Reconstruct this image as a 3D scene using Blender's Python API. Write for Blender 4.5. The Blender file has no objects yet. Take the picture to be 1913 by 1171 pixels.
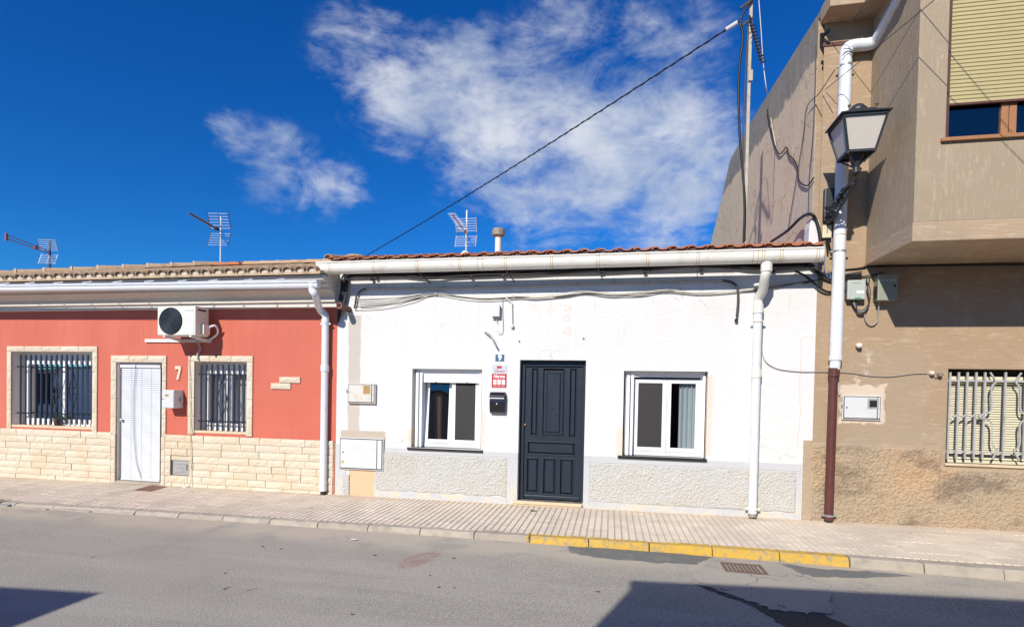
import bpy, math, random
from mathutils import Vector, Matrix, noise
random.seed(7)
sc = bpy.context.scene
C = sc.collection
R_ = random.uniform

# ---------------------------------------------------------------- camera
F, YAW, PITCH, ROLL, CX, CY = 1040.97, -0.198623, -0.017991, 0.019698, 931.84, 755.66
CAM = Vector((0.0, -8.382, 1.634))
_f = Vector((math.sin(YAW)*math.cos(PITCH), math.cos(YAW)*math.cos(PITCH), math.sin(PITCH)))
_r = Vector((math.cos(YAW), -math.sin(YAW), 0)); _u = _r.cross(_f)
_r2 = _r*math.cos(ROLL) + _u*math.sin(ROLL); _u2 = _u*math.cos(ROLL) - _r*math.sin(ROLL)
cd = bpy.data.cameras.new('camera'); cam = bpy.data.objects.new('camera', cd); C.objects.link(cam)
cd.sensor_width = 36; cd.lens = 36*F/1913; cd.shift_x = (956.5-CX)/1913; cd.shift_y = (CY-585.5)/1913
cd.clip_start = .05; cd.clip_end = 3000
m = Matrix((_r2, _u2, -_f)).transposed().to_4x4(); m.translation = CAM; cam.matrix_world = m
sc.camera = cam

# ---------------------------------------------------------------- light
SUN = Vector((.316, 1.0, -.691)).normalized()          # the way the light travels
sd = bpy.data.lights.new('sun', 'SUN'); sd.energy = 5.0; sd.angle = math.radians(.53); sd.color = (1, .935, .82)
so = bpy.data.objects.new('sun', sd); C.objects.link(so); so.rotation_euler = SUN.to_track_quat('-Z', 'Y').to_euler(); so.location = (-4, -14, 12)
sc.view_settings.view_transform = 'Standard'; sc.view_settings.look = 'None'
sc.view_settings.exposure = 0.1; sc.view_settings.gamma = 1; sc.view_settings.use_curve_mapping = False
sc.render.engine = 'CYCLES'
try:
    sc.cycles.use_denoising = True; sc.cycles.max_bounces = 8; sc.cycles.transparent_max_bounces = 12
except Exception: pass

# ---------------------------------------------------------------- node helpers
class NT:
    def __init__(s, nt): s.nt = nt; nt.nodes.clear()
    def n(s, t, **k):
        x = s.nt.nodes.new(t)
        for a, b in k.items(): setattr(x, a, b)
        return x
    def put(s, sock, v):
        if v is None: return
        if hasattr(v, 'is_output'): s.nt.links.new(v, sock)
        else:
            if sock.type == 'RGBA' and len(v) == 3: v = (*v, 1)
            sock.default_value = v
    def m(s, op, a, b=None, c=None, clamp=False):
        x = s.n('ShaderNodeMath', operation=op, use_clamp=clamp)
        for i, v in enumerate((a, b, c)): s.put(x.inputs[i], v)
        return x.outputs[0]
    def vm(s, op, a, b=None, sc_=None):
        x = s.n('ShaderNodeVectorMath', operation=op); s.put(x.inputs[0], a); s.put(x.inputs[1], b)
        if sc_ is not None: s.put(x.inputs['Scale'], sc_)
        return x.outputs['Value'] if op in ('DOT_PRODUCT', 'LENGTH', 'DISTANCE') else x.outputs[0]
    def pos(s): return s.n('ShaderNodeNewGeometry').outputs['Position']
    def xyz(s, v):
        x = s.n('ShaderNodeSeparateXYZ'); s.put(x.inputs[0], v); return x.outputs
    def noise(s, v, scale, detail=4, rough=.55, dist=0, col=False):
        x = s.n('ShaderNodeTexNoise'); s.put(x.inputs['Vector'], v); s.put(x.inputs['Scale'], scale); x.inputs['Detail'].default_value = detail
        x.inputs['Roughness'].default_value = rough; x.inputs['Distortion'].default_value = dist
        return x.outputs['Color' if col else 'Fac']
    def vor(s, v, scale, feature='F1'):
        x = s.n('ShaderNodeTexVoronoi', feature=feature); s.put(x.inputs['Vector'], v); x.inputs['Scale'].default_value = scale
        return x.outputs['Distance']
    def mp(s, v, scale=(1, 1, 1)): return s.vm('MULTIPLY', v, scale)
    def ss(s, v, a, b):                                   # smoothstep
        x = s.n('ShaderNodeMapRange', interpolation_type='SMOOTHSTEP'); s.put(x.inputs[0], v); s.put(x.inputs[1], a); s.put(x.inputs[2], b)
        return x.outputs[0]
    def mix(s, f, a, b, mode='MIX'):
        x = s.n('ShaderNodeMix', data_type='RGBA', blend_type=mode); s.put(x.inputs[0], f); s.put(x.inputs[6], a); s.put(x.inputs[7], b); return x.outputs[2]
    def bump(s, h, strength=.3, dist=.01, nrm=None):
        x = s.n('ShaderNodeBump'); s.put(x.inputs['Height'], h); x.inputs['Strength'].default_value = strength; x.inputs['Distance'].default_value = dist
        if nrm: s.put(x.inputs['Normal'], nrm)
        return x.outputs[0]
    def rnd(s): return s.n('ShaderNodeObjectInfo').outputs['Random']
    def out(s, col, rough=.7, nrm=None, metal=0, spec=.4, **k):
        p = s.n('ShaderNodeBsdfPrincipled'); s.put(p.inputs['Base Color'], col); s.put(p.inputs['Roughness'], rough); s.put(p.inputs['Metallic'], metal)
        p.inputs['Specular IOR Level'].default_value = spec
        for a, b in k.items(): s.put(p.inputs[a], b)
        if nrm: s.put(p.inputs['Normal'], nrm)
        o = s.n('ShaderNodeOutputMaterial'); s.nt.links.new(p.outputs[0], o.inputs[0]); return p
    def box(s, p, x0, x1, z0, z1, soft=.01, wob=.03, wscale=6):   # mask of a rectangle on a wall, with a ragged edge
        q = s.xyz(p); w = s.m('MULTIPLY', s.m('SUBTRACT', s.noise(p, wscale, 5), .5), wob*2)
        X = s.m('ADD', q[0], w); Z = s.m('ADD', q[2], w)
        r = None
        for v, a, b in ((X, x0, x1), (Z, z0, z1)):
            t = s.m('MULTIPLY', s.ss(v, a-soft, a+soft), s.m('SUBTRACT', 1, s.ss(v, b-soft, b+soft)))
            r = t if r is None else s.m('MULTIPLY', r, t)
        return r

MT = {}
def newmat(name):
    mt = bpy.data.materials.new(name); mt.use_nodes = True; MT[name] = mt
    return NT(mt.node_tree)
def pm(name, col, var=.12, scale=6, rough=.6, bump=.0, bscale=60, metal=0, spec=.4, prnd=.0, dirt=None, dscale=3, damt=.5, grain=0, **k):
    s = newmat(name); p = s.pos()
    a = tuple(c*(1-var) for c in col); b = tuple(min(1, c*(1+var)) for c in col)
    c = s.mix(s.noise(p, scale, 5), a, b)
    if grain: c = s.mix(grain, c, s.noise(p, 90, 3, col=False), 'OVERLAY')
    if prnd:
        h = s.n('ShaderNodeHueSaturation'); s.put(h.inputs['Value'], s.m('ADD', 1-prnd, s.m('MULTIPLY', s.rnd(), 2*prnd))); s.put(h.inputs['Color'], c); c = h.outputs[0]
    if dirt: c = s.mix(s.m('MULTIPLY', s.ss(s.noise(p, dscale, 8, .65), .48, .7), damt), c, dirt)
    nb = s.bump(s.noise(p, bscale, 5), bump, .01) if bump else None
    s.out(c, rough, nb, metal, spec, **k)
    return MT[name]
def srgb(r, g, b): return tuple((v/255/12.92 if v < 10 else ((v/255+.055)/1.055)**2.4) for v in (r, g, b))

# ---------------------------------------------------------------- sky with clouds
w = bpy.data.worlds.new('World'); sc.world = w; w.use_nodes = True
s = NT(w.node_tree)
sky = s.n('ShaderNodeTexSky', sky_type='NISHITA', sun_disc=False, sun_elevation=math.radians(33.4), sun_rotation=math.radians(197.5), air_density=1.0, dust_density=.15, ozone_density=3.5)
hs = s.n('ShaderNodeHueSaturation'); hs.inputs['Saturation'].default_value = 1.32; hs.inputs['Value'].default_value = .74; s.put(hs.inputs['Color'], sky.outputs[0])
skyc = s.mix(1.0, hs.outputs[0], (.36, 1.17, 1.88), 'MULTIPLY')
d = s.n('ShaderNodeTexCoord').outputs['Generated']; d = s.vm('NORMALIZE', d)
CL = [((-.37, .79, .49), .10, .55), ((-.322, .827, .46), .10, .8), ((-.248, .845, .475), .11, .75), ((-.214, .879, .427), .13, .9), ((-.12, .89, .44), .15, .85),
      ((-.131, .914, .385), .15, .95), ((-.03, .924, .381), .15, 1.0), ((.05, .915, .40), .14, .95), ((.10, .929, .36), .13, 1.0), ((.068, .946, .316), .10, .85),
      ((-.045, .87, .49), .16, .5), ((.04, .866, .50), .14, .45), ((-.2, .915, .35), .07, .6),
      ((-.562, .745, .375), .055, .5), ((-.527, .777, .345), .075, .6), ((-.47, .814, .335), .075, .55), ((-.42, .84, .34), .05, .5),
      ((.6, .5, .6), .16, .6), ((-.8, -.3, .5), .12, .6), ((.8, -.3, .5), .12, .6), ((-.9, .35, .3), .1, .5)]
wd = s.vm('ADD', d, s.vm('MULTIPLY', s.vm('SUBTRACT', s.noise(d, 7, 5, .6, col=True), (.5, .5, .5)), (.11, .11, .06)))
cov = None
for c, r, a in CL:
    c = Vector(c).normalized()
    t = s.m('MULTIPLY', s.m('SUBTRACT', 1, s.ss(s.vm('DISTANCE', wd, tuple(c)), r*.25, r*1.25)), a)
    cov = t if cov is None else s.m('MAXIMUM', cov, t)
sd_ = s.mp(d, (1, 1, 1.9))
fb = s.noise(sd_, 9, 12, .62, .6); fb2 = s.noise(sd_, 30, 10, .6)
den = s.m('ADD', s.m('ADD', s.m('MULTIPLY', cov, .72), s.m('MULTIPLY', s.m('SUBTRACT', fb, .5), 1.45)), s.m('MULTIPLY', s.m('SUBTRACT', fb2, .5), .6))
den = s.m('POWER', s.ss(den, .08, 1.0), 1.0)
den = s.m('MULTIPLY', den, s.ss(cov, .02, .3))
cl = s.mix(s.ss(s.noise(sd_, 6, 7), .35, .68), (5.8, 6.7, 8.1), (9.6, 9.8, 10.2))
fin = s.mix(s.m('MULTIPLY', den, .86), skyc, cl)
bg = s.n('ShaderNodeBackground'); bg.inputs[1].default_value = .083; s.put(bg.inputs[0], fin)
wo = s.n('ShaderNodeOutputWorld'); s.nt.links.new(bg.outputs[0], wo.inputs[0])

# ---------------------------------------------------------------- geometry helpers
def at(px, py, Y=0.0):                                   # the point of depth Y that the photograph shows at a pixel
    v = _r2*((px-CX)/F) - _u2*((py-CY)/F) + _f
    return CAM + v*((Y-CAM.y)/v.y)
def rect(x0, y0, x1, y1, Y=0.0):
    a = at(x0, y0, Y); b = at(x1, y1, Y); return a.x, b.x, b.z, a.z       # x0,x1,z0,z1
def gz(x): return -.024 + .0048*x                       # the street falls gently to the left
ORG = {}
class MB:
    def __init__(s): s.v = []; s.f = []
    def box(s, x0, x1, y0, y1, z0, z1):
        b = len(s.v); s.v += [(x, y, z) for z in (z0, z1) for y in (y0, y1) for x in (x0, x1)]
        s.f += [tuple(b+i for i in q) for q in ((0, 2, 3, 1), (4, 5, 7, 6), (0, 1, 5, 4), (2, 6, 7, 3), (0, 4, 6, 2), (1, 3, 7, 5))]; return s
    def quad(s, *p): b = len(s.v); s.v += [tuple(q) for q in p]; s.f.append(tuple(range(b, b+len(p)))); return s
    def sheet(s, x0, x1, y0, y1, z0, z1): return s.quad((x0, y0, z0), (x1, y0, z0), (x1, y0, z1), (x0, y0, z1))   # a single pane of glass
    def prism(s, pts, ext):                              # polygon swept along a vector
        b = len(s.v); n = len(pts); e = Vector(ext); s.v += [tuple(p) for p in pts] + [tuple(Vector(p)+e) for p in pts]
        s.f += [tuple(range(b, b+n)), tuple(range(b+2*n-1, b+n-1, -1))] + [(b+i, b+n+i, b+n+(i+1) % n, b+(i+1) % n) for i in range(n)]; return s
    def tube(s, pts, r, n=8, cap=True, sq=None):
        pts = [Vector(p) for p in pts]; b0 = len(s.v); N = len(pts)
        ups = None
        for i, p in enumerate(pts):
            t = (pts[min(i+1, N-1)] - pts[max(i-1, 0)]).normalized()
            if ups is None: ups = t.orthogonal().normalized() if abs(t.z) > .9 else Vector((0, 0, 1)).cross(t).cross(t).normalized()*-1
            ups = (ups - t*ups.dot(t)).normalized(); sd = t.cross(ups); rr = r[i] if isinstance(r, (list, tuple)) else r
            for k in range(n):
                a = 2*math.pi*(k+.5)/n; q = p + (ups*math.cos(a)*(sq or 1) + sd*math.sin(a))*rr; s.v.append(tuple(q))
        for i in range(N-1):
            for k in range(n):
                a = b0+i*n+k; c = b0+i*n+(k+1) % n; s.f.append((a, c, c+n, a+n))
        if cap:
            for st, rv in ((b0, -1), (b0+(N-1)*n, 1)): e = len(s.v); s.v += s.v[st:st+n]; s.f.append(tuple(e+k for k in range(n))[::rv])
        return s
    def bar(s, a, b, w, h=None):                         # flat bar between two points
        a = Vector(a); b = Vector(b); t = (b-a).normalized(); u = Vector((0, 1, 0)) if abs(t.y) < .9 else Vector((1, 0, 0))
        k = t.cross(u).normalized()*w/2; u = t.cross(k).normalized()*(h or w)/2
        return s.prism([a-k-u, a+k-u, a+k+u, a-k+u], b-a)
    def lathe(s, c, prof, n=16, axis='z'):
        b0 = len(s.v); c = Vector(c)
        for r, h in prof:
            for k in range(n):
                a = 2*math.pi*k/n; ca, sa = math.cos(a)*r, math.sin(a)*r
                s.v.append(tuple(c + Vector({'z': (ca, sa, h), 'y': (ca, h, sa), 'x': (h, ca, sa)}[axis])))
        for i in range(len(prof)-1):
            for k in range(n): s.f.append((b0+i*n+k, b0+i*n+(k+1) % n, b0+(i+1)*n+(k+1) % n, b0+(i+1)*n+k))
        for st, rv in ((b0, -1), (b0+(len(prof)-1)*n, 1)): e = len(s.v); s.v += s.v[st:st+n]; s.f.append(tuple(e+k for k in range(n))[::rv])
        return s
    def build(s, name, mat, parent=None, smooth=False, bevel=0, origin=None, seg=2):
        xs = [v[0] for v in s.v]; ys = [v[1] for v in s.v]; zs = [v[2] for v in s.v]
        o = Vector(origin) if origin else Vector(((min(xs)+max(xs))/2, (min(ys)+max(ys))/2, min(zs)))
        me = bpy.data.meshes.new(name); me.from_pydata([(v[0]-o.x, v[1]-o.y, v[2]-o.z) for v in s.v], [], s.f)
        me.materials.append(MT[mat])
        me.validate(); recalc(me)
        if smooth: me.polygons.foreach_set('use_smooth', [len(q_.vertices) <= 4 for q_ in me.polygons])
        ob = link(name, me, parent, o)
        if bevel:
            bv = ob.modifiers.new('bevel', 'BEVEL'); bv.width = bevel; bv.segments = seg; bv.limit_method = 'ANGLE'; bv.angle_limit = math.radians(40)
        return ob
import bmesh
def recalc(me):
    bm = bmesh.new(); bm.from_mesh(me); bmesh.ops.recalc_face_normals(bm, faces=bm.faces); bm.to_mesh(me); bm.free()
def link(name, data, parent, o):
    ob = bpy.data.objects.new(name, data); C.objects.link(ob); o = Vector(o); ORG[ob.name] = o
    if parent is not None: ob.parent = parent; ob.location = o - ORG[parent.name]
    else: ob.location = o
    return ob
def thing(name, label, cat, loc, group=None):
    o = link(name, None, None, loc); return tag(o, label, cat, group)
def tag(o, label=None, cat=None, group=None, kind=None):
    for k, v in (('label', label), ('category', cat), ('group', group), ('kind', kind)):
        if v: o[k] = v
    return o
def sm(pts, n=6):                                        # Catmull-Rom through points
    P = [Vector(p) for p in pts]; P = [P[0]*2-P[1]] + P + [P[-1]*2-P[-2]]; out = []
    for i in range(1, len(P)-2):
        a, b, c, e = P[i-1:i+3]
        for k in range(n):
            t = k/n; out.append(.5*((2*b)+(c-a)*t+(2*a-5*b+4*c-e)*t*t+(3*b-a-3*c+e)*t**3))
    out.append(P[-2]); return out
def arc(c, r, a0, a1, n=8, ax=(1, 0, 0), ay=(0, 0, 1)):
    c = Vector(c); ax = Vector(ax); ay = Vector(ay)
    return [c + ax*math.cos(math.radians(a0+(a1-a0)*i/n))*r + ay*math.sin(math.radians(a0+(a1-a0)*i/n))*r for i in range(n+1)]
def text(name, body, mat, parent, loc, size, extrude=.0008, shear=0, off=0, xs=1.0, spacing=1.0):
    cu = bpy.data.curves.new(name, 'FONT'); cu.body = body; cu.size = size; cu.extrude = extrude; cu.align_x = 'CENTER'; cu.align_y = 'CENTER'; cu.shear = shear; cu.offset = off; cu.space_character = spacing
    cu.resolution_u = 3
    t = bpy.data.objects.new(name+'_t', cu); C.objects.link(t); dg = bpy.context.evaluated_depsgraph_get()
    me = bpy.data.meshes.new_from_object(t.evaluated_get(dg)); bpy.data.objects.remove(t)
    me.transform(Matrix.Rotation(math.pi/2, 4, 'X') @ Matrix.Diagonal((xs, 1, 1, 1))); me.materials.clear(); me.materials.append(MT[mat])
    return link(name, me, parent, loc)
def nz(x, y, z, k): return noise.noise(Vector((x*k, y*k, z*k)))
def holed(mb, x0, x1, z0, z1, holes, y=0.0, t=.2):       # wall face with openings and their reveals
    xs = sorted({x0, x1, *[h[0] for h in holes], *[h[1] for h in holes]}); zs = sorted({z0, z1, *[h[2] for h in holes], *[h[3] for h in holes]})
    for i in range(len(xs)-1):
        for j in range(len(zs)-1):
            cx = (xs[i]+xs[i+1])/2; cz = (zs[j]+zs[j+1])/2
            if any(h[0] < cx < h[1] and h[2] < cz < h[3] for h in holes): continue
            mb.quad((xs[i], y, zs[j]), (xs[i+1], y, zs[j]), (xs[i+1], y, zs[j+1]), (xs[i], y, zs[j+1]))
            mb.quad((xs[i], y+t, zs[j]), (xs[i], y+t, zs[j+1]), (xs[i+1], y+t, zs[j+1]), (xs[i+1], y+t, zs[j]))
    for a, b, c, e in holes:
        for p, q in (((a, c), (a, e)), ((a, e), (b, e)), ((b, e), (b, c)), ((b, c), (a, c))):
            mb.quad((p[0], y, p[1]), (q[0], y, q[1]), (q[0], y+t, q[1]), (p[0], y+t, p[1]))
    return mb

# ---------------------------------------------------------------- materials
pm('white_pvc', (.80, .82, .84), .03, 4, .35, spec=.5)
pm('gutter_white', (.74, .72, .66), .05, 3, .4, dirt=(.45, .38, .26), dscale=5, damt=.35)
pm('pipe_white', (.70, .73, .78), .04, 3, .4, dirt=(.5, .47, .42), dscale=6, damt=.3)
pm('joint_grime', (.50, .36, .18), .25, 12, .7)
pm('brown_pipe', (.105, .035, .03), .2, 8, .45, dirt=(.05, .025, .02), dscale=6)
pm('black_cable', (.012, .012, .014), .2, 30, .5)
pm('grey_cable', (.33, .31, .28), .2, 20, .6)
pm('white_cable', (.66, .62, .54), .12, 20, .6)
pm('blue_cable', (.10, .17, .30), .1, 20, .5)
pm('green_cable', (.05, .35, .12), .1, 20, .5)
pm('conduit_paint', (.40, .38, .35), .1, 10, .7)
pm('ring_grey', (.07, .08, .10), .2, 20, .4)
pm('reveal', (.76, .71, .63), .08, 6, .85, bump=.15)
pm('iron_navy', (.017, .023, .045), .2, 20, .45, spec=.5)
pm('iron_black', (.014, .015, .017), .3, 30, .5, bump=.3, bscale=80)
pm('grille_grey', (.40, .41, .40), .12, 14, .5, dirt=(.22, .18, .14), dscale=14, damt=.6)
pm('galv', (.42, .43, .44), .15, 14, .42, metal=.6)
pm('alu_dull', (.55, .57, .60), .1, 14, .4, metal=.3)
pm('ant_dark', (.06, .05, .06), .2, 20, .5)
pm('ant_red', (.32, .09, .06), .2, 20, .5)
pm('mast', (.45, .40, .32), .2, 8, .6, dirt=(.25, .14, .07), dscale=9)
pm('cap_rust', (.30, .27, .22), .3, 15, .6, dirt=(.14, .06, .03), dscale=18, damt=.8)
pm('cabinet', (.60, .62, .64), .04, 3, .45, dirt=(.55, .50, .42), dscale=7, damt=.3)
pm('cabinet_old', (.60, .585, .54), .06, 5, .5, dirt=(.45, .36, .25), dscale=9, damt=.45)
pm('gap_dark', (.03, .028, .025), .2, 8, .9)
pm('tan_plastic', (.38, .23, .09), .1, 8, .5)
pm('box_grey', (.42, .46, .43), .07, 5, .5, dirt=(.3, .29, .25), dscale=8, damt=.3)
pm('box_olive', (.27, .29, .22), .08, 5, .5)
pm('box_cream', (.62, .55, .37), .08, 6, .5, dirt=(.3, .24, .15), dscale=12)
pm('porcelain', (.74, .68, .58), .05, 10, .3)
pm('beige_ac', (.72, .72, .66), .03, 3, .45)
pm('ac_text', (.18, .19, .2), .05, 3, .5)
pm('fan_black', (.012, .014, .022), .2, 6, .35, spec=.5)
pm('steel_white', (.72, .74, .76), .06, 5, .4)
pm('sign_blue', (.055, .13, .22), .08, 10, .35)
pm('sign_white', (.78, .79, .8), .03, 8, .35)
pm('sign_pale', (.50, .56, .62), .05, 8, .35)
pm('sign_red', (.48, .02, .025), .08, 8, .35)
pm('sign_grey', (.36, .36, .37), .05, 8, .4)
pm('mailbox_black', (.012, .013, .017), .2, 6, .13, spec=.6)
pm('sill_black', (.022, .022, .026), .3, 40, .28, spec=.5)
pm('step_stone', (.62, .50, .34), .12, 9, .6, bump=.15, dirt=(.40, .32, .22))
pm('mortar', (.56, .48, .38), .18, 20, .9, bump=.4, bscale=50)
pm('curtain_blue', (.56, .63, .69), .08, 5, .8)
pm('curtain_grey', (.66, .67, .68), .1, 5, .8)
pm('curtain_brown', (.10, .06, .04), .2, 9, .8)
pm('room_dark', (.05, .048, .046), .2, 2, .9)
pm('screen_mesh', (.035, .033, .035), .15, 60, .75)
pm('blind_white', (.70, .73, .78), .03, 4, .4)
pm('blind_cream', (.68, .62, .46), .05, 4, .5)
pm('shutter_yellow', (.49, .405, .205), .06, 3, .45, dirt=(.4, .32, .16), dscale=4, damt=.3)
pm('wood', (.36, .17, .07), .25, 30, .5, bump=.1)
pm('wood_dark', (.10, .04, .03), .25, 20, .55)
pm('number_clay', (.66, .54, .40), .12, 30, .8, bump=.3)
pm('soffit_grey', (.66, .62, .57), .05, 4, .95, bump=.1, spec=.1, dirt=(.5, .46, .42), dscale=3, damt=.3)
pm('drain_iron', (.13, .085, .06), .25, 30, .6, bump=.3, dirt=(.2, .17, .14), dscale=14)
pm('rust_cover', (.23, .125, .085), .2, 14, .75, bump=.3, dirt=(.14, .08, .06))
pm('meter_grey', (.33, .34, .33), .12, 20, .55, dirt=(.2, .17, .14), dscale=14)
pm('paper', (.8, .79, .75), .03, 8, .8)
pm('leaf_dry', (.14, .08, .04), .3, 30, .8)
pm('frosted', (.54, .485, .42), .10, 70, .4, bump=.35, bscale=110, spec=.5)
pm('lamp_iron', (.025, .028, .032), .25, 25, .42, bump=.2, spec=.5)
pm('plaster_flap', (.66, .60, .52), .15, 20, .9, bump=.4)
pm('cornice_white', (.72, .70, .66), .06, 6, .85, bump=.15)
pm('soil', (.25, .2, .15), .2, 2, .95)
pm('opp_wall', (.62, .52, .38), .1, 3, .9, bump=.2)
pm('opp_wall_white', (.72, .70, .66), .06, 3, .9, bump=.2)
pm('opp_roof', (.40, .17, .09), .2, 10, .85)
pm('kerb_face', (.40, .355, .295), .18, 8, .9, bump=.5, bscale=45, prnd=.08, dirt=(.26, .23, .2), dscale=5, damt=.7)

def m_tile(name, c, c2, moss):
    s = newmat(name); p = s.pos()
    col = s.mix(s.rnd(), c, c2); col = s.mix(s.m('MULTIPLY', s.noise(p, 14, 6), .6), col, tuple(v*.55 for v in c))
    col = s.mix(s.m('MULTIPLY', s.ss(s.noise(p, 8, 8, .7), .5, .68), .7), col, moss)
    s.out(col, .85, s.bump(s.noise(p, 55, 5), .35, .01))
m_tile('tile_terracotta', (.46, .155, .075), (.52, .22, .12), (.30, .17, .11))
m_tile('tile_old', (.50, .33, .19), (.58, .43, .29), (.22, .17, .13))

s = newmat('stone'); p = s.pos()
c = s.mix(s.rnd(), (.68, .60, .47), (.76, .70, .58))
c = s.mix(s.ss(s.noise(p, 2.2, 4), .42, .7), c, (.70, .575, .42)); c = s.mix(s.m('MULTIPLY', s.noise(p, 30, 6, .7), .35), c, (.54, .44, .31))
s.out(c, .9, s.bump(s.noise(p, 30, 8, .7), .9, .028))
s = newmat('glass')                                      # thin clear pane
fr = s.n('ShaderNodeFresnel'); fr.inputs[0].default_value = 1.55
tr = s.n('ShaderNodeBsdfTransparent'); tr.inputs[0].default_value = (.86, .88, .89, 1); gl = s.n('ShaderNodeBsdfGlossy'); gl.inputs['Roughness'].default_value = .02
gp = s.pos(); s.put(gl.inputs['Normal'], s.bump(s.noise(gp, 3, 1), .08, .01))
mx = s.n('ShaderNodeMixShader'); s.put(mx.inputs[0], s.m('ADD', s.m('MULTIPLY', fr.outputs[0], 2.0), .03, clamp=True)); s.nt.links.new(tr.outputs[0], mx.inputs[1]); s.nt.links.new(gl.outputs[0], mx.inputs[2])
o = s.n('ShaderNodeOutputMaterial'); s.nt.links.new(mx.outputs[0], o.inputs[0])

# red painted render
s = newmat('red_wall'); p = s.pos()
c = s.mix(s.noise(p, 1.3, 6), (.49, .112, .073), (.575, .155, .104)); c = s.mix(s.m('MULTIPLY', s.ss(s.noise(s.mp(p, (1, 1, .35)), .9, 6, .6), .5, .66), .35), c, (.60, .185, .13))
c = s.mix(s.m('MULTIPLY', s.ss(s.noise(s.mp(p, (5, 5, 1.2)), 2, 6, .7), .55, .8), .3), c, (.45, .11, .075)); c = s.mix(s.m('MULTIPLY', s.ss(s.noise(p, 4, 8, .7), .5, .7), .22), c, (.42, .12, .09)); zz_ = s.xyz(p)[2]; c = s.mix(s.m('MULTIPLY', s.m('MULTIPLY', s.ss(s.noise(s.mp(p, (11, 1, .5)), 1.3, 5, .6), .5, .7), s.ss(zz_, 1.6, 2.9)), .3), c, (.36, .10, .075))
s.out(c, .8, s.bump(s.noise(p, 70, 6, .65), .35, .008))
# white wall: lumpy limewash, cement strip by the left edge, bare plaster where the meter pipe was chased in
s = newmat('white_wall'); p = s.pos(); q = s.xyz(p)
c = s.mix(s.noise(p, 1.1, 5), (.63, .63, .635), (.675, .675, .675))
c = s.mix(s.m('MULTIPLY', s.ss(s.noise(p, .9, 8, .6), .52, .72), .30), c, (.62, .57, .50))
c = s.mix(s.m('MULTIPLY', s.ss(s.noise(s.mp(p, (1, 1, 6)), 1.4, 7, .65), .56, .75), .22), c, (.57, .56, .56))
sp = s.m('MULTIPLY', s.m('SUBTRACT', 1, s.ss(s.noise(p, 7, 8, .75), .27, .31)), .55); c = s.mix(sp, c, (.66, .50, .38))
x0, x1, z0, z1 = rect(652, 590, 671, 822)
c = s.mix(s.box(p, x0, x1, z0, z1+.0, .012, .035, 4), c, (.50, .455, .41))
x0, x1, z0, z1 = rect(637, 803, 720, 830)
c = s.mix(s.box(p, x0, x1, z0-.3, z1, .01, .015, 8), c, (.47, .40, .33))
x0, x1, z0, z1 = rect(652, 868, 699, 940)
c = s.mix(s.box(p, x0, x1, z0-.1, z1, .01, .02, 6), c, (.66, .44, .28))
for px, py in ((1000, 573), (1030, 578), (1060, 577), (1059, 594), (1060, 618)):
    a = at(px, py); dd = s.vm('DISTANCE', s.vm('ADD', p, s.vm('MULTIPLY', s.vm('SUBTRACT', s.noise(p, 25, 3, col=True), (.5, .5, .5)), (.1, 0, .1))), tuple(a))
    ring = s.m('MULTIPLY', s.ss(dd, .015, .04), s.m('SUBTRACT', 1, s.ss(dd, .045, .07))); c = s.mix(s.m('MULTIPLY', s.m('MULTIPLY', ring, s.ss(s.noise(p, 30, 4), .4, .6)), .5), c, (.72, .42, .27))
x0, x1, z0, z1 = rect(1497, 630, 1522, 700); e1 = s.box(p, x0, x1+.2, z0-1, z1, .008, .05, 3)   # peeled edge beside the neighbour
ed = s.m('MULTIPLY', s.m('MULTIPLY', e1, s.m('SUBTRACT', 1, e1)), 3); c = s.mix(s.m('MINIMUM', ed, .8), c, (.70, .48, .30))
for bx_ in ((762, 800, 772, 832), (897, 770, 905, 832), (1152, 800, 1165, 850), (1317, 700, 1328, 852)):
    x0, x1, z0, z1 = rect(*bx_); c = s.mix(s.m('MULTIPLY', s.box(p, x0, x1, z0, z1, .02, .06, 9), .5), c, (.72, .52, .36))
h = s.m('ADD', s.m('MULTIPLY', s.noise(s.mp(p, (1, 1, 2.2)), 5, 7, .62, .8), 1.3), s.m('MULTIPLY', s.noise(p, 55, 4), .3)); h = s.m('SUBTRACT', h, s.m('MULTIPLY', sp, .4))
ck = s.m('MULTIPLY', s.m('SUBTRACT', 1, s.ss(s.vor(s.vm('ADD', p, s.vm('MULTIPLY', s.noise(p, 2, 5, col=True), (.9, .9, .9))), .55, 'DISTANCE_TO_EDGE'), .0015, .006)), s.ss(s.noise(p, .8, 3), .5, .62)); c = s.mix(s.m('MULTIPLY', ck, .5), c, (.42, .38, .34))
dr_ = s.m('MULTIPLY', s.ss(s.noise(s.mp(p, (9, 1, .7)), 1.5, 5, .6), .52, .72), s.ss(q[2], 1.9, 3.1)); c = s.mix(s.m('MULTIPLY', dr_, .35), c, (.50, .46, .41))
s.out(c, .88, s.bump(h, .32, .016))
# painted band and borders of the white plinth
s = newmat('plinth_band'); p = s.pos(); q = s.xyz(p)
c = s.mix(s.noise(p, 4, 6), (.46, .475, .505), (.53, .54, .56))
c = s.mix(s.m('MULTIPLY', s.ss(s.noise(s.mp(p, (1, 1, 2)), 4, 8, .7), .44, .62), s.m('SUBTRACT', 1, s.ss(q[2], .05, .42))), c, (.60, .54, .43))
c = s.mix(s.m('MULTIPLY', s.ss(s.noise(p, 14, 6, .7), .6, .68), .6), c, (.42, .38, .36))
s.out(c, .85, s.bump(s.noise(p, 30, 6), .35, .012))
s = newmat('plinth_stucco'); p = s.pos(); q = s.xyz(p)
c = s.mix(s.noise(p, 5, 5), (.45, .45, .44), (.525, .525, .515))
c = s.mix(s.m('MULTIPLY', s.ss(s.noise(s.mp(p, (1, 1, 1.6)), 1.7, 7, .65), .42, .7), .45), c, (.48, .435, .36))
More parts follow.
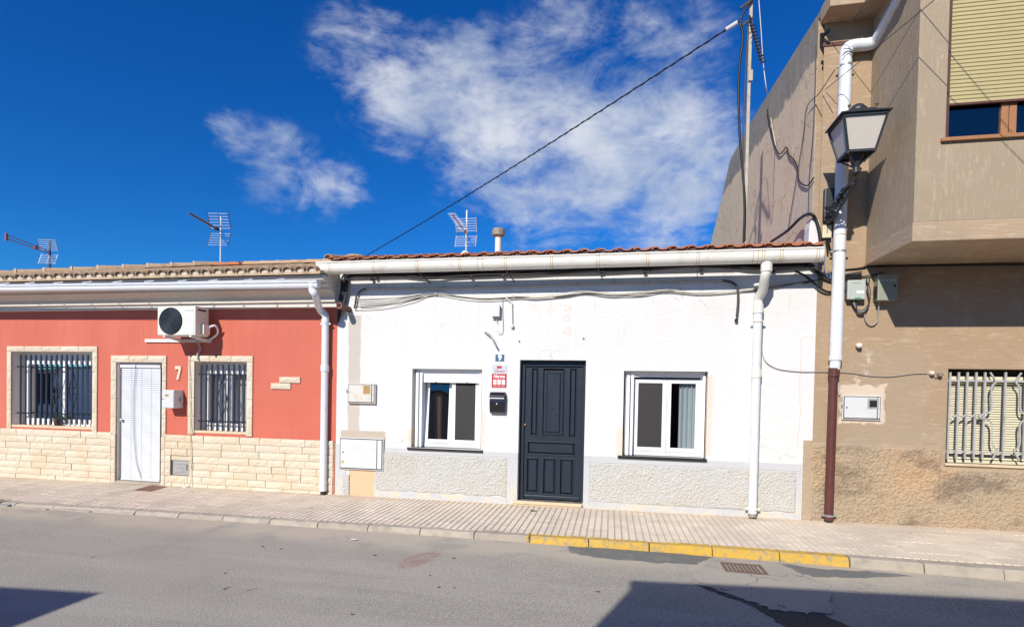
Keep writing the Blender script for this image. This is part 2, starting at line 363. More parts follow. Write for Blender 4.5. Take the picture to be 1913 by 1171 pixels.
s.out(c, .9, s.bump(s.noise(p, 90, 4), .4, .006))
# brown render with combed strokes
def brown(name, a, b, stroke, strokec, amt, base=False):
    s = newmat(name); p = s.pos(); q = s.xyz(p)
    c = s.mix(s.noise(p, 1.2, 6, .6), a, b)
    c = s.mix(s.m('MULTIPLY', s.ss(s.noise(p, .55, 7, .62), .45, .66), .65), c, (.33, .27, .205)); c = s.mix(s.m('MULTIPLY', s.ss(s.noise(p, 3.2, 8, .7), .52, .66), .35), c, (.47, .385, .29))
    st = s.ss(s.noise(s.vm('ADD', s.mp(p, stroke), s.vm('MULTIPLY', s.noise(p, 2.5, 2, col=True), (1.2, 1.2, 1.2))), 2.2, 6, .7), .535, .66); c = s.mix(s.m('MULTIPLY', st, min(1, amt*1.4)), c, strokec)
    c = s.mix(s.m('MULTIPLY', s.ss(s.noise(s.mp(p, (3, 3, .35)), 2.4, 6, .7), .55, .8), .45), c, (.22, .165, .12))
    if base:
        x0, x1, z0, z1 = rect(1590, 652, 1720, 832); mk = s.box(p, x0, x1, z0, z1, .006, .006, 5); c = s.mix(s.m('MULTIPLY', mk, .5), c, (.36, .28, .205))
        x0, x1, z0, z1 = rect(1570, 718, 1652, 790); c = s.mix(s.box(p, x0, x1, z0, z1, .012, .10, 7), c, (.60, .49, .39))
        x0, x1, z0, z1 = rect(1595, 660, 1640, 730); c = s.mix(s.m('MULTIPLY', s.m('MULTIPLY', s.box(p, x0, x1, z0, z1, .12, .1, 4), s.ss(s.noise(p, 9, 8, .7), .52, .6)), .6), c, (.66, .58, .5))
    h = s.m('ADD', s.noise(s.mp(p, stroke), 3, 6, .65), s.m('MULTIPLY', s.noise(p, 60, 4), .5))
    s.out(c, .92, s.bump(h, .5, .014))
brown('brown_wall', (.335, .235, .15), (.40, .29, .19), (2.0, 1, 11), (.52, .42, .305), .33, True)
brown('brown_vert', (.33, .255, .175), (.40, .315, .22), (15, 15, 2.2), (.53, .41, .29), .4)
brown('brown_band', (.40, .29, .19), (.46, .34, .23), (1.6, 1.6, 14), (.56, .45, .32), .5)
s = newmat('brown_stucco'); p = s.pos(); q = s.xyz(p)
c = s.mix(s.noise(p, 3, 5), (.34, .27, .195), (.41, .33, .24))
c = s.mix(s.m('MULTIPLY', s.ss(s.noise(p, .8, 6), .45, .7), .6), c, (.50, .33, .185))
dk = s.m('MULTIPLY', s.ss(s.noise(s.mp(p, (1.1, 1, 1.6)), 1.3, 7, .68), .46, .62), .8); c = s.mix(dk, c, (.19, .145, .11)); c = s.mix(s.m('MULTIPLY', s.ss(s.noise(p, 22, 5, .7), .5, .68), .45), c, (.22, .165, .12))
s.out(c, .93, s.bump(s.noise(p, 80, 5), .5, .008))
# gable (party) wall of the brown house: bare render, grey weathered crown, pale patch low at the street end
s = newmat('party_wall'); p = s.pos(); q = s.xyz(p)
c = s.mix(s.noise(p, 1.1, 7, .62), (.56, .44, .30), (.84, .69, .495))
edge = s.m('SUBTRACT', s.m('ADD', 7.02, s.m('MULTIPLY', q[1], .08)), q[2])
edge = s.m('ADD', edge, s.m('MULTIPLY', s.m('SUBTRACT', s.noise(p, 2.5, 6), .5), .5))
c = s.mix(s.m('SUBTRACT', 1, s.ss(edge, .56, .62)), c, s.mix(s.noise(s.mp(p, (1, 1, .4)), 4, 7, .7), (.15, .14, .125), (.44, .40, .34)))
gy = s.m('SUBTRACT', q[2], s.m('ADD', 5.3, s.m('MULTIPLY', q[1], -.22))); gy = s.m('ADD', gy, s.m('MULTIPLY', s.m('SUBTRACT', s.noise(p, 1.6, 7), .5), 1.6))
c = s.mix(s.m('MULTIPLY', s.m('SUBTRACT', 1, s.ss(gy, -.5, .3)), .7), c, (.64, .565, .47))
crk = s.m('SUBTRACT', 1, s.ss(s.vor(s.vm('ADD', p, s.vm('MULTIPLY', s.noise(p, 3, 4, col=True), (.5, .5, .5))), 1.1, 'DISTANCE_TO_EDGE'), .003, .014)); c = s.mix(s.m('MULTIPLY', crk, .5), c, (.16, .12, .1))
s.out(c, .93, s.bump(s.m('ADD', s.noise(p, 9, 8, .7), s.noise(s.mp(p, (1, 1, .3)), 20, 5)), .38, .02))
# dark door paint
s = newmat('door_paint'); p = s.pos()
c = s.mix(s.noise(s.mp(p, (8, 8, .8)), 5, 5), (.011, .018, .030), (.020, .030, .047))
c = s.mix(s.m('MULTIPLY', s.ss(s.noise(p, 26, 7, .75), .62, .72), .35), c, (.06, .06, .06))
s.out(c, s.m('ADD', .30, s.m('MULTIPLY', s.noise(p, 9, 5), .25)), s.bump(s.noise(s.mp(p, (14, 14, 1)), 7, 5), .22, .006), spec=.35)
# asphalt
s = newmat('asphalt'); p = s.pos(); q = s.xyz(p)
c = s.mix(s.noise(p, .5, 5), (.275, .258, .225), (.335, .315, .28))
g1 = s.vor(p, 150); g2 = s.noise(p, 75, 5, .8)
c = s.mix(s.m('MULTIPLY', s.ss(s.noise(p, 1.1, 6, .6), .48, .6), .25), c, (.20, .19, .175)); c = s.mix(s.m('MULTIPLY', s.ss(s.noise(s.mp(p, (.25, 2, 1)), .9, 5, .6), .5, .62), .3), c, (.42, .395, .345))
c = s.mix(s.m('MULTIPLY', s.ss(g2, .47, .66), .75), c, (.60, .565, .50)); c = s.mix(s.m('MULTIPLY', s.m('SUBTRACT', 1, s.ss(g2, .33, .48)), .8), c, (.10, .095, .09))
c = s.mix(s.m('MULTIPLY', s.ss(s.noise(s.mp(p, (.35, 1, 1)), 1.2, 6, .6), .5, .72), .42), c, (.37, .33, .28))
kd = s.m('MULTIPLY', s.ss(q[1], -2.75, -2.25), s.ss(s.noise(p, 2.4, 6), .3, .55)); c = s.mix(s.m('MULTIPLY', kd, .75), c, (.48, .42, .34))   # grit by the kerb
c = s.mix(s.m('MULTIPLY', s.ss(s.noise(p, 4.5, 6, .7), .66, .72), .55), c, (.09, .088, .085))
a = Vector((-1.93, -2.83, 0)); v = s.vm('SUBTRACT', p, tuple(a))                                                                             # faded red paint blot
vx = s.xyz(v); e = s.m('ADD', s.m('POWER', s.m('DIVIDE', s.m('SUBTRACT', vx[0], s.m('MULTIPLY', vx[1], .22)), .16), 2), s.m('POWER', s.m('DIVIDE', vx[1], .38), 2))
c = s.mix(s.m('MULTIPLY', s.m('MULTIPLY', s.m('SUBTRACT', 1, s.ss(e, .45, 1.1)), s.ss(s.noise(p, 11, 6, .7), .40, .52)), .6), c, (.30, .15, .13))
s.out(c, .9, s.bump(s.m('ADD', s.m('MULTIPLY', g1, .5), g2), .45, .005))
s = newmat('asphalt_new'); p = s.pos()
g2 = s.noise(p, 110, 4, .7); c = s.mix(s.ss(g2, .35, .65), (.10, .105, .103), (.22, .225, .215)); c = s.mix(s.m('MULTIPLY', s.ss(s.noise(p, 5, 6), .5, .7), .5), c, (.27, .25, .22))
s.out(c, .9, s.bump(g2, .7, .008))
s = newmat('tar'); p = s.pos(); g2 = s.noise(p, 90, 4, .7); s.out(s.mix(s.ss(g2, .4, .65), (.03, .03, .033), (.10, .10, .10)), .9, s.bump(g2, .7, .01))
s = newmat('concrete_patch'); p = s.pos()
c = s.mix(s.noise(p, 2.6, 7, .65), (.30, .27, .235), (.44, .405, .36)); ck = s.m('SUBTRACT', 1, s.ss(s.vor(s.vm('ADD', p, s.vm('MULTIPLY', s.noise(p, 4, 4, col=True), (.3, .3, .3))), 1.3, 'DISTANCE_TO_EDGE'), .0015, .008))
c = s.mix(s.m('MULTIPLY', s.m('MULTIPLY', ck, s.ss(s.noise(p, 3, 3), .38, .55)), .75), c, (.09, .085, .08)); s.out(c, .9, s.bump(s.m('SUBTRACT', s.noise(p, 50, 6, .7), ck), .5, .01))
# pavement tiles
s = newmat('paver'); p = s.pos(); q = s.xyz(p)
c = s.mix(s.rnd(), (.68, .59, .48), (.78, .69, .57)); c = s.mix(s.m('MULTIPLY', s.noise(p, 1.6, 6), .6), c, (.63, .55, .45))
c = s.mix(s.m('MULTIPLY', s.ss(s.noise(p, .9, 7, .65), .47, .62), .6), c, (.52, .46, .38)); c = s.mix(s.m('MULTIPLY', s.ss(s.noise(p, 6, 7, .7), .60, .68), .45), c, (.28, .23, .19)); c = s.mix(s.m('MULTIPLY', s.ss(q[1], -.35, -.02), .4), c, (.58, .44, .31))
s.out(c, .88, s.bump(s.noise(p, 80, 5, .7), .4, .006))
pm('paver_joint', (.44, .365, .29), .2, 20, .95, bump=.4)
s = newmat('kerb_yellow'); p = s.pos()
c = s.mix(s.noise(p, 5, 5), (.52, .325, .04), (.60, .385, .065))
wz = s.m('ADD', s.noise(p, 16, 7, .75), s.m('MULTIPLY', s.noise(p, 2.5, 2), .25)); c = s.mix(s.m('MULTIPLY', s.ss(wz, .60, .72), .85), c, (.30, .25, .18))
c = s.mix(s.m('MULTIPLY', s.ss(s.noise(p, 3, 7, .6), .5, .75), .35), c, (.62, .42, .13))
s.out(c, .75, s.bump(s.noise(p, 40, 6), .45, .01))
# ================================================================ the street
KY = lambda x: -1.87 - (.02*max(0, x-1.0)**1.6) - .03*max(0, min(1, (-x-2)/2))
RZ = lambda x: -(max(.045, min(.105, .086+.0055*x)))
ROADZ = -.09
def sheet(name, x0, x1, yf0, yf1, dz, mat, nx=40, kind='structure'):
    mb = MB()
    for i in range(nx):
        a = x0+(x1-x0)*i/nx; b = x0+(x1-x0)*(i+1)/nx
        da, db = (dz(a), dz(b)) if callable(dz) else (dz, dz); mb.quad((a, yf0(a), gz(a)+da), (b, yf0(b), gz(b)+db), (b, yf1(b), gz(b)+db), (a, yf1(a), gz(a)+da))
    return tag(mb.build(name, mat), kind=kind)
g = MB().quad((-400, -400, -.32), (400, -400, -.32), (400, 400, -.32), (-400, 400, -.32)).build('ground', 'soil'); tag(g, kind='structure')
sheet('road', -30, 26, lambda x: -8.0, lambda x: KY(min(x, 5))-.0+.02, RZ, 'asphalt', 112)
pav = sheet('pavement', -15.5, 8, lambda x: KY(x)+.12, lambda x: .05, -.010, 'paver_joint', 44)
op = MB().box(-30, 26, -9.8, -7.8, -.3, .02).build('opposite_pavement', 'kerb_face', bevel=.02); tag(op, kind='structure')

# pavement tiles, three ribs each
def tile_mb(x, y, z, mb):
    for k in range(3):
        a = x + k*.0833 + .005; b = a + .0733; i = .006; e = .0012
        y0, y1 = y+e, y+.25-e; t = len(mb.v)
        mb.v += [(a, y0, z-.012), (b, y0, z-.012), (b, y1, z-.012), (a, y1, z-.012), (a+i, y0+.002, z), (b-i, y0+.002, z), (b-i, y1-.002, z), (a+i, y1-.002, z)]
        mb.f += [(t+4, t+5, t+6, t+7), (t, t+1, t+5, t+4), (t+1, t+2, t+6, t+5), (t+2, t+3, t+7, t+6), (t+3, t, t+4, t+7)]
proto = MB(); tile_mb(0, 0, 0, proto)
tm = bpy.data.meshes.new('paver'); tm.from_pydata(proto.v, [], proto.f); tm.materials.append(MT['paver'])
spots = []
for i in range(94):
    for j in range(8):
        x = -15.5+.25*i; y = -.25-.25*j
        if y < KY(x)+.09: continue
        spots.append((x, y))
def seen(x, y):
    v = Vector((x+.12, y+.12, 0))-CAM; return abs((v.dot(_r2)/v.dot(_f)*F+CX)-956) < 980
spots.sort(key=lambda p: (not seen(*p), (p[0]+.12-CAM.x)**2+(p[1]+.12-CAM.y)**2))
rest = MB()
for k, (x, y) in enumerate(spots):
    z = gz(x)+R_(-.0025, .0025)
    if k < 300: link('paver', tm, pav, (x, y, z))
    else: tile_mb(x, y, z, rest)
tag(rest.build('paver_field', 'paver', pav), kind='stuff')

# kerb stones, five of them painted yellow
kerb = link('kerb', None, None, (0, -2.05, 0)); tag(kerb, kind='structure')
for k in range(-21, 10):
    xa = -.903+.682*k; xb = xa+.682; g_ = R_(.003, .009); yel = 0 <= k <= 4
    hh = 0 if xa > -6.8 else .55*min(1, (-6.8-xa)/1.6)
    mb = MB(); n = 6; pf = []
    for i in range(n+1):
        x = xa+g_+(xb-xa-2*g_)*i/n; y = KY(x); z = gz(x); jy = R_(-.004, .004); jz = R_(-.004, .004)
        zt = z - .02*hh; yo = -.16*hh
        pf.append([(x, y+.155, z-.002), (x, y+.022, zt-.002+jz), (x, y+.004+yo*.2, zt-.02+jz-.03*hh), (x, y-.012+jy+yo, z+RZ(x)+.012+jz), (x, y-.02+jy+yo, z-.26), (x, y+.155, z-.26)])
    for a in pf: mb.v += a
    for i in range(n):
        for q in range(6): a = i*6+q; b = i*6+(q+1) % 6; mb.f.append((a, b, b+6, a+6))
    mb.f += [tuple(range(5, -1, -1)), tuple(range(n*6, n*6+6))]
    mb.build('kerb_stone', 'kerb_yellow' if yel else 'kerb_face', kerb)
    if k == -1: MB().box(xb-.045, xb-.012, KY(xb)-.016, KY(xb)+.15, gz(xb)+RZ(xb)+.015, gz(xb)+.003).build('kerb_stone', 'kerb_yellow', kerb, bevel=.006)
mo = MB()
for i in range(60):                                      # mortar fillet along the foot of the walls
    x = -13.5+i*.36; mo.prism([(x, .02, gz(x)-.02), (x, -R_(.008, .022), gz(x)-.01), (x, .02, gz(x)+R_(.01, .03))], (.36, 0, 0))
mo.build('wall_foot_mortar', 'mortar', pav)

def ragged(pts, n=7, j=.03, z=0):
    out = []
    for i in range(len(pts)):
        a = Vector(pts[i]); b = Vector(pts[(i+1) % len(pts)])
        for k in range(n):
            p = a.lerp(b, k/n); out.append((p.x+R_(-j, j), p.y+R_(-j, j), gz(p.x)+RZ(p.x)+z))
    return out
def gpt(px, py, z=-.108):
    v = _r2*((px-CX)/F) - _u2*((py-CY)/F) + _f; t = (z-CAM.z)/v.z; p = CAM+v*t; return (p.x, p.y)
road = bpy.data.objects['road']
def patch(name, px, mat, z, j=.02, n=6):
    p = ragged([(*gpt(*q), 0) for q in px], n, j, z); ob = MB().prism(p, (0, 0, -.003)).build(name, mat, road); return ob
patch('asphalt_patch', [(1058, 1020), (1120, 1022), (1240, 1030), (1330, 1040), (1300, 1053), (1220, 1050), (1110, 1040), (1066, 1032)], 'asphalt_new', .004)
patch('asphalt_patch', [(1448, 1050), (1530, 1062), (1620, 1066), (1700, 1074), (1600, 1078), (1520, 1076), (1462, 1062)], 'asphalt_new', .004)
patch('tar_strip', [(1300, 1090), (1345, 1100), (1420, 1130), (1470, 1142), (1540, 1146), (1590, 1171), (1480, 1180), (1440, 1152), (1400, 1128), (1340, 1108)], 'tar', .004)
patch('concrete_patch', [(1325, 1046), (1440, 1048), (1500, 1072), (1545, 1098), (1560, 1142), (1510, 1146), (1450, 1140), (1400, 1122), (1330, 1100), (1290, 1080)], 'concrete_patch', .009, .03)
# storm drain grate in the gutter
c0 = [gpt(*q) for q in ((1340, 1052), (1418, 1056), (1436, 1073), (1364, 1071))]
gx0 = (c0[0][0]+c0[3][0])/2; gx1 = (c0[1][0]+c0[2][0])/2; gy1 = (c0[0][1]+c0[1][1])/2; gy0 = (c0[2][1]+c0[3][1])/2; gzz = gz(gx0)+RZ(gx0)+.014
dg_ = thing('drain_grate', 'rusty slotted iron drain grate in road concrete below yellow kerb', 'drain grate', ((gx0+gx1)/2, (gy0+gy1)/2, gzz-.01))
MB().box(gx0+.02, gx1-.02, gy0+.02, gy1-.02, gzz-.012, gzz-.006).build('pit', 'gap_dark', dg_)
MB().box(gx0, gx0+.03, gy0, gy1, gzz-.012, gzz+.004).box(gx1-.03, gx1, gy0, gy1, gzz-.012, gzz+.004).box(gx0+.03, gx1-.03, gy0, gy0+.025, gzz-.012, gzz+.004).box(gx0+.03, gx1-.03, gy1-.025, gy1, gzz-.012, gzz+.004).build('rim', 'drain_iron', dg_)
for i in range(8):
    x = gx0+.03+(gx1-gx0-.09)*(i+.5)/8; MB().box(x, x+.022, gy0+.025, gy1-.025, gzz-.008, gzz+.002).build('bar', 'drain_iron', dg_)
a = gpt(8, 943, -.11); b = MB(); x, y = a
rg = thing('gully_cover', 'worn stone-like gully cover at the kerb on the far left edge', 'drain cover', (x, y, gz(x)+RZ(x)))
MB().prism([(x-.9, y-.13, gz(x)+RZ(x)+.006), (x+.18, y-.10, gz(x)+RZ(x)+.006), (x+.06, y+.22, gz(x)+RZ(x)+.03), (x-.9, y+.24, gz(x)+RZ(x)+.03)], (0, 0, .012)).build('plate', 'meter_grey', rg, bevel=.004)
for i in range(4): MB().box(x-.5+.13*i, x-.46+.13*i, y-.06, y+.15, gz(x)+RZ(x)+.03, gz(x)+RZ(x)+.05).build('rib', 'kerb_face', rg)
# rusty cover set in the pavement by the blind door
p0 = [gpt(*q, z=-.06) for q in ((250, 915), (280, 918), (312, 909), (285, 906))]
zc = gz(p0[0][0])
rc = MB().prism([(*q, zc+.003) for q in p0], (0, 0, .004)).build('meter_cover', 'rust_cover'); tag(rc, 'rusty brown metal meter cover set in the pavement by white blind door', 'meter cover')
# litter
def litter(name, px, py, lab, cat, mat, r, z, grp=None):
    x, y = gpt(px, py, z); n = 7; pts = []
    for i in range(n):
        a = 2*math.pi*i/n; rr = r*R_(.6, 1.1); pts.append((x+math.cos(a)*rr*1.5, y+math.sin(a)*rr, z+.004+R_(0, .006)))
    mb = MB(); mb.v = pts+[(x, y, z+.012)]; mb.f = [(i, (i+1) % n, n) for i in range(n)]
    o = mb.build(name, mat); tag(o, lab, cat, grp)
litter('paper_scrap', 662, 1008, 'small white scrap of paper lying on the road by kerb', 'litter', 'paper', .03, -.10)
litter('dry_leaf', 996, 954, 'dry brown leaf on the pavement in front of dark door step', 'leaf', 'leaf_dry', .04, -.03)
for px, py in ((700, 1037), (803, 1075), (820, 1097), (850, 1098), (848, 1043), (490, 1021), (526, 1025), (420, 1071), (419, 1101), (657, 1148), (1118, 1105)):
    litter('dry_leaf', px, py, 'tiny dark dead leaf lying on the sunlit grey asphalt', 'leaf', 'leaf_dry', R_(.01, .018), gz(gpt(px, py)[0])+RZ(gpt(px, py)[0]), 'dead leaves on the road')

# ================================================================ shared builders
def rough_stone(x0, x1, z0, z1, y, parent, proud=.03, mat='stone', name='stone', nx=5, nz_=2):
    mb = MB(); sd_ = R_(0, 99); j = .004
    for iz in range(nz_+1):
        for ix in range(nx+1):
            u = ix/nx; v = iz/nz_; ed = ix in (0, nx) or iz in (0, nz_)
            yy = y - (proud*.72 if ed else proud + nz(x0+u*(x1-x0)+sd_, 0, z0+v*(z1-z0), 9)*.012)
            mb.v.append((x0+j+u*(x1-x0-2*j)+(0 if ed else R_(-.012, .012)), yy, z0+j*.7+v*(z1-z0-1.4*j)+(0 if ed else R_(-.008, .008))))
    for iz in range(nz_):
        for ix in range(nx): a = iz*(nx+1)+ix; mb.f.append((a, a+1, a+nx+2, a+nx+1))
    ring = [i for i in range(nx+1)] + [(nx+1)*k+nx for k in range(1, nz_+1)] + [(nx+1)*nz_+i for i in range(nx-1, -1, -1)] + [(nx+1)*k for k in range(nz_-1, 0, -1)]
    b = len(mb.v)
    mb.v += [(mb.v[i][0], y+.004, mb.v[i][2]) for i in ring]
    for i in range(len(ring)): k = (i+1) % len(ring); mb.f.append((ring[i], b+i, b+k, ring[k]))
    return mb.build(name, mat, parent)
def stucco(x0, x1, z0f, z1, y, parent, name, mat, amp=.018, k=46, step=.0082):
    nx = int((x1-x0)/step); mb = MB(); nzz = int((z1-z0f(x0))/step)
    for i in range(nx+1):
        x = x0+(x1-x0)*i/nx; zb = z0f(x)
        for jz in range(nzz+1):
            z = zb+(z1-zb)*jz/nzz; q = Vector((x*k, 3.1, z*k*1.15)); q += noise.noise_vector(q*.5)*.8
            h = 1-abs(noise.noise(q))*3.2; h2 = noise.noise(q*2.3)
            e = min(1, min(i, nx-i, jz, nzz-jz)/2); mb.v.append((x, y-.004*e-(max(0, h)*amp+h2*.0035)*e, z))
    for i in range(nx):
        for jz in range(nzz): a = i*(nzz+1)+jz; mb.f.append((a, a+nzz+1, a+nzz+2, a+1))
    return mb.build(name, mat, parent, smooth=True)
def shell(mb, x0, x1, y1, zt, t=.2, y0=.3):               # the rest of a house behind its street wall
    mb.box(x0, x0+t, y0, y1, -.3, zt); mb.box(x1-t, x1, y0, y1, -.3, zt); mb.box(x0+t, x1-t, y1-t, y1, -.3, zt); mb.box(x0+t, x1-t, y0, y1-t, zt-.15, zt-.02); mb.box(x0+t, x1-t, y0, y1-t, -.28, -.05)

# ================================================================ red house
XR0, XR1 = -14.5, at(629, 720).x
rw1 = rect(23, 656.5, 173.5, 799.5); rdo = rect(219, 676.5, 302.5, 900); rw2 = rect(365, 675, 461, 808.5)
rdo = (rdo[0], rdo[1], gz(-8)-.0, rdo[3])
ZP = .83
red = thing('red_house', 'low coral red house with cream stone plinth and white door blind', 'house', ((XR0+XR1)/2, 0, -.05))
mb = holed(MB(), XR0, XR1, -.3, 3.34, [rw1, rdo, rw2], 0, .3); mb.box(XR0, XR1, .3, .301, 3.2, 3.34)
mb.build('wall', 'red_wall', red)
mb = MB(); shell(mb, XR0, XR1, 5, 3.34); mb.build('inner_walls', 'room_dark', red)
bd = MB(); bd.box(XR0, rdo[0]-.1, -.012, .0, -.3, ZP-.02); bd.box(rdo[1]+.1, XR1-.02, -.012, 0, -.3, ZP-.02); bd.build('plinth_mortar', 'mortar', red)
# plinth stones in courses
NC = 8; x_r = XR1-.03
for c in range(NC):
    z0 = -.12+(ZP+.12)*c/NC; z1 = -.12+(ZP+.12)*(c+1)/NC
    for xa, xb in ((XR0, rdo[0]-.085), (rdo[1]+.085, x_r)):
        x = xa - R_(0, .2)
        hx = rect(321, 858, 356, 889)
        while x < xb-.01:
            L = R_(.22, .58); e = min(x+L, xb)
            if xb-e < .12: e = xb
            a = max(x, xa)
            if z1 > hx[2]+.02 and z0 < hx[3]-.02 and a < hx[1] and e > hx[0]:   # leave the meter hatch free
                if hx[0]-a > .05: rough_stone(a, hx[0], z0, z1, -.012, red)
                if e-hx[1] > .05: rough_stone(hx[1], e, z0, z1, -.012, red)
            else: rough_stone(a, e, z0, z1, -.012, red, R_(.022, .036))
            x = e
def surround(op, out, sill=True):
    x0, x1, z0, z1 = op; X0, X1, Z0, Z1 = out
    n = max(2, round((X1-X0)/.42)); 
    for i in range(n): rough_stone(X0+(X1-X0)*i/n, X0+(X1-X0)*(i+1)/n, z1, Z1, 0, red, .032)
    n = max(2, round((z1-Z0)/.34))
    for i in range(n):
        za = Z0+(z1-Z0)*i/n; zb = Z0+(z1-Z0)*(i+1)/n
        rough_stone(X0, x0, za, zb, 0, red, .032, nx=2, nz_=4); rough_stone(x1, X1, za, zb, 0, red, .032, nx=2, nz_=4)
surround(rw1, rect(15, 646.5, 182.5, 806)); surround(rw2, rect(353.5, 664, 472, 815)); surround(rdo, (*rect(209, 663.5, 312, 700)[:2], ZP-.04, at(260, 664).z))
for c in range(4):                                       # door jamb stones down through the plinth
    for xa, xb in ((rdo[0]-.085, rdo[0]), (rdo[1], rdo[1]+.085)):
        za = -.1+(ZP+.06)*c/4; rough_stone(xa, xb, za, za+(ZP+.06)/4, -.012, red, .03, nx=2, nz_=4)
for q in ((523, 703.5, 562, 715.5), (507, 715, 544, 727)): rough_stone(*rect(*q), 0, red, .03)   # two loose accent stones
MB().box(rw1[0], rw1[1], -.01, .28, rw1[2]-.03, rw1[2]+.012).build('sill', 'step_stone', red, bevel=.006)
MB().box(rw2[0], rw2[1], -.01, .28, rw2[2]-.03, rw2[2]+.012).build('sill', 'step_stone', red, bevel=.006)
for o_ in (rw1, rw2, rdo):
    x0, x1, z0, z1 = o_; MB().box(x0-.001, x0+.004, .002, .27, z0, z1-.005).box(x1-.004, x1+.001, .002, .27, z0, z1-.005).box(x0-.001, x1+.001, .002, .27, z1-.005, z1+.001).build('reveal', 'reveal', red)
# cornice mouldings
zc0 = at(300, 579).z
prof = [(0.02, zc0-.0), (-.055, zc0), (-.055, zc0+.075), (-.10, zc0+.085), (-.10, zc0+.17), (-.13, zc0+.20), (-.20, zc0+.235), (-.26, zc0+.25), (-.26, zc0+.29), (-.36, zc0+.305), (-.36, zc0+.35), (-.47, zc0+.365), (-.47, zc0+.44), (.02, zc0+.44)]
MB().prism([(XR0-.1, y, z) for y, z in prof], (XR1-XR0+.1, 0, 0)).build('cornice', 'soffit_grey', red, bevel=.006)
# windows
def red_window(op, nsash, Y=.2):
    x0, x1, z0, z1 = op; fw = .05
    zt = z1-.17
    f = MB(); f.box(x0, x0+fw, Y, Y+.06, z0+.013, z1).box(x1-fw, x1, Y, Y+.06, z0+.013, z1).box(x0+fw, x1-fw, Y, Y+.06, zt, z1-.002).box(x0+fw, x1-fw, Y, Y+.06, z0+.013, z0+.07)
    w_ = f.build('window', 'white_pvc', red, bevel=.004)
    xm = (x0+x1)/2
    for a, b in ((x0+fw, xm), (xm, x1-fw)):
        s_ = .05; MB().box(a, a+s_, Y+.005, Y+.05, z0+.072, zt).box(b-s_, b, Y+.005, Y+.05, z0+.072, zt).box(a+s_, b-s_, Y+.005, Y+.05, z0+.072, z0+.13).box(a+s_, b-s_, Y+.005, Y+.05, zt-.05, zt).build('sash', 'white_pvc', w_, bevel=.004)
        MB().sheet(a+s_, b-s_, Y+.025, Y+.03, z0+.13, zt-.05).build('pane', 'glass', w_)
    cu = MB(); n = 26                                    # net curtain folds inside
    for i in range(n):
        a = x0+fw+(x1-x0-2*fw)*i/n; b = x0+fw+(x1-x0-2*fw)*(i+1)/n
        if .44 < i/n < .52: continue
        ya = Y+.14+.02*math.sin(i*2.1); yb = Y+.14+.02*math.sin((i+1)*2.1); cu.quad((a, ya, z0+.05), (b, yb, z0+.05), (b, yb, z1-.1), (a, ya, z1-.1))
    cu.build('curtain', 'curtain_grey', w_)
    return w_
red_window(rw1, 2); red_window(rw2, 2)
def grille(label, bars, ptop, pbot, rails, cxp, Y, op):
    gr = thing('window_grille', label, 'window grille', ((op[0]+op[1])/2, Y, op[2]))
    for px in bars:
        a = at(px, ptop, Y); b = at(px-.8, pbot, Y); MB().box(a.x-.0135, a.x+.0135, Y-.009, Y+.009, b.z, a.z).build('bar', 'iron_navy', gr)
    for py in rails:
        z = at(bars[0], py, Y).z; MB().box(op[0]-.0+.001, op[1]-.001, Y+.010, Y+.018, z-.012, z+.012).build('rail', 'iron_navy', gr)
    zt = at(cxp, rails[0]+8, Y).z; zb = at(cxp, rails[1]-4, Y).z; xc = at(cxp, 700, Y).x; zm = (zt+zb)/2; wd_ = .085
    dm = MB()
    for sx in (-1, 1):
        dm.tube(sm([(xc, Y-.014, zt), (xc+sx*wd_*.75, Y-.014, zm+(zt-zm)*.35), (xc+sx*wd_, Y-.014, zm), (xc+sx*wd_*.75, Y-.014, zm+(zb-zm)*.35), (xc, Y-.014, zb)], 5), .008, 5)
        for sz in (-1, 1):
            dm.tube([(xc+sx*.032+math.cos(t)*(.03-.003*i), Y-.016, zm+sz*.05+sz*math.sin(t)*(.03-.003*i)) for i, t in enumerate([k*.8 for k in range(9)])], .006, 5)
    dm.build('ornament', 'iron_navy', gr)
    return gr
grille('dark navy bar grille of fourteen bars over the wide red house window', [38.8, 48.4, 57.9, 67.3, 77, 86.9, 96.4, 106, 115.6, 125.2, 135, 144.8, 154.8, 164.5], 663, 793, (684.7, 771), 105.5, .07, rw1)
grille('dark navy bar grille of nine bars over the narrow red house window', [376.5, 386, 396.2, 406.8, 417, 427.3, 437.3, 447.5, 457], 681, 807, (698.7, 786), 417, .07, rw2)
pot = thing('window_plant', 'small leafy potted plant on the wide window sill behind bars', 'plant', (at(107, 790, .14).x, .14, rw1[2]+.012))
px_ = ORG[pot.name]
MB().lathe((px_.x, px_.y, px_.z), [(.045, 0), (.06, .09), (.065, .1), (.05, .1)], 12).build('pot', 'brown_pipe', pot, smooth=True)
pm('leaf_green', (.035, .07, .03), .4, 30, .6)
lf = MB()
for i in range(70):
    c_ = Vector((px_.x+R_(-.16, .16), px_.y+R_(-.04, .04), px_.z+R_(.09, .2))); a_ = R_(0, 6.28); u_ = Vector((math.cos(a_), R_(-.4, .4), math.sin(a_)))*.03; v_ = Vector((-math.sin(a_), R_(-.6, .6), math.cos(a_)))*.012
    lf.quad(c_-u_, c_+v_, c_+u_, c_-v_)
lf.build('foliage', 'leaf_green', pot)
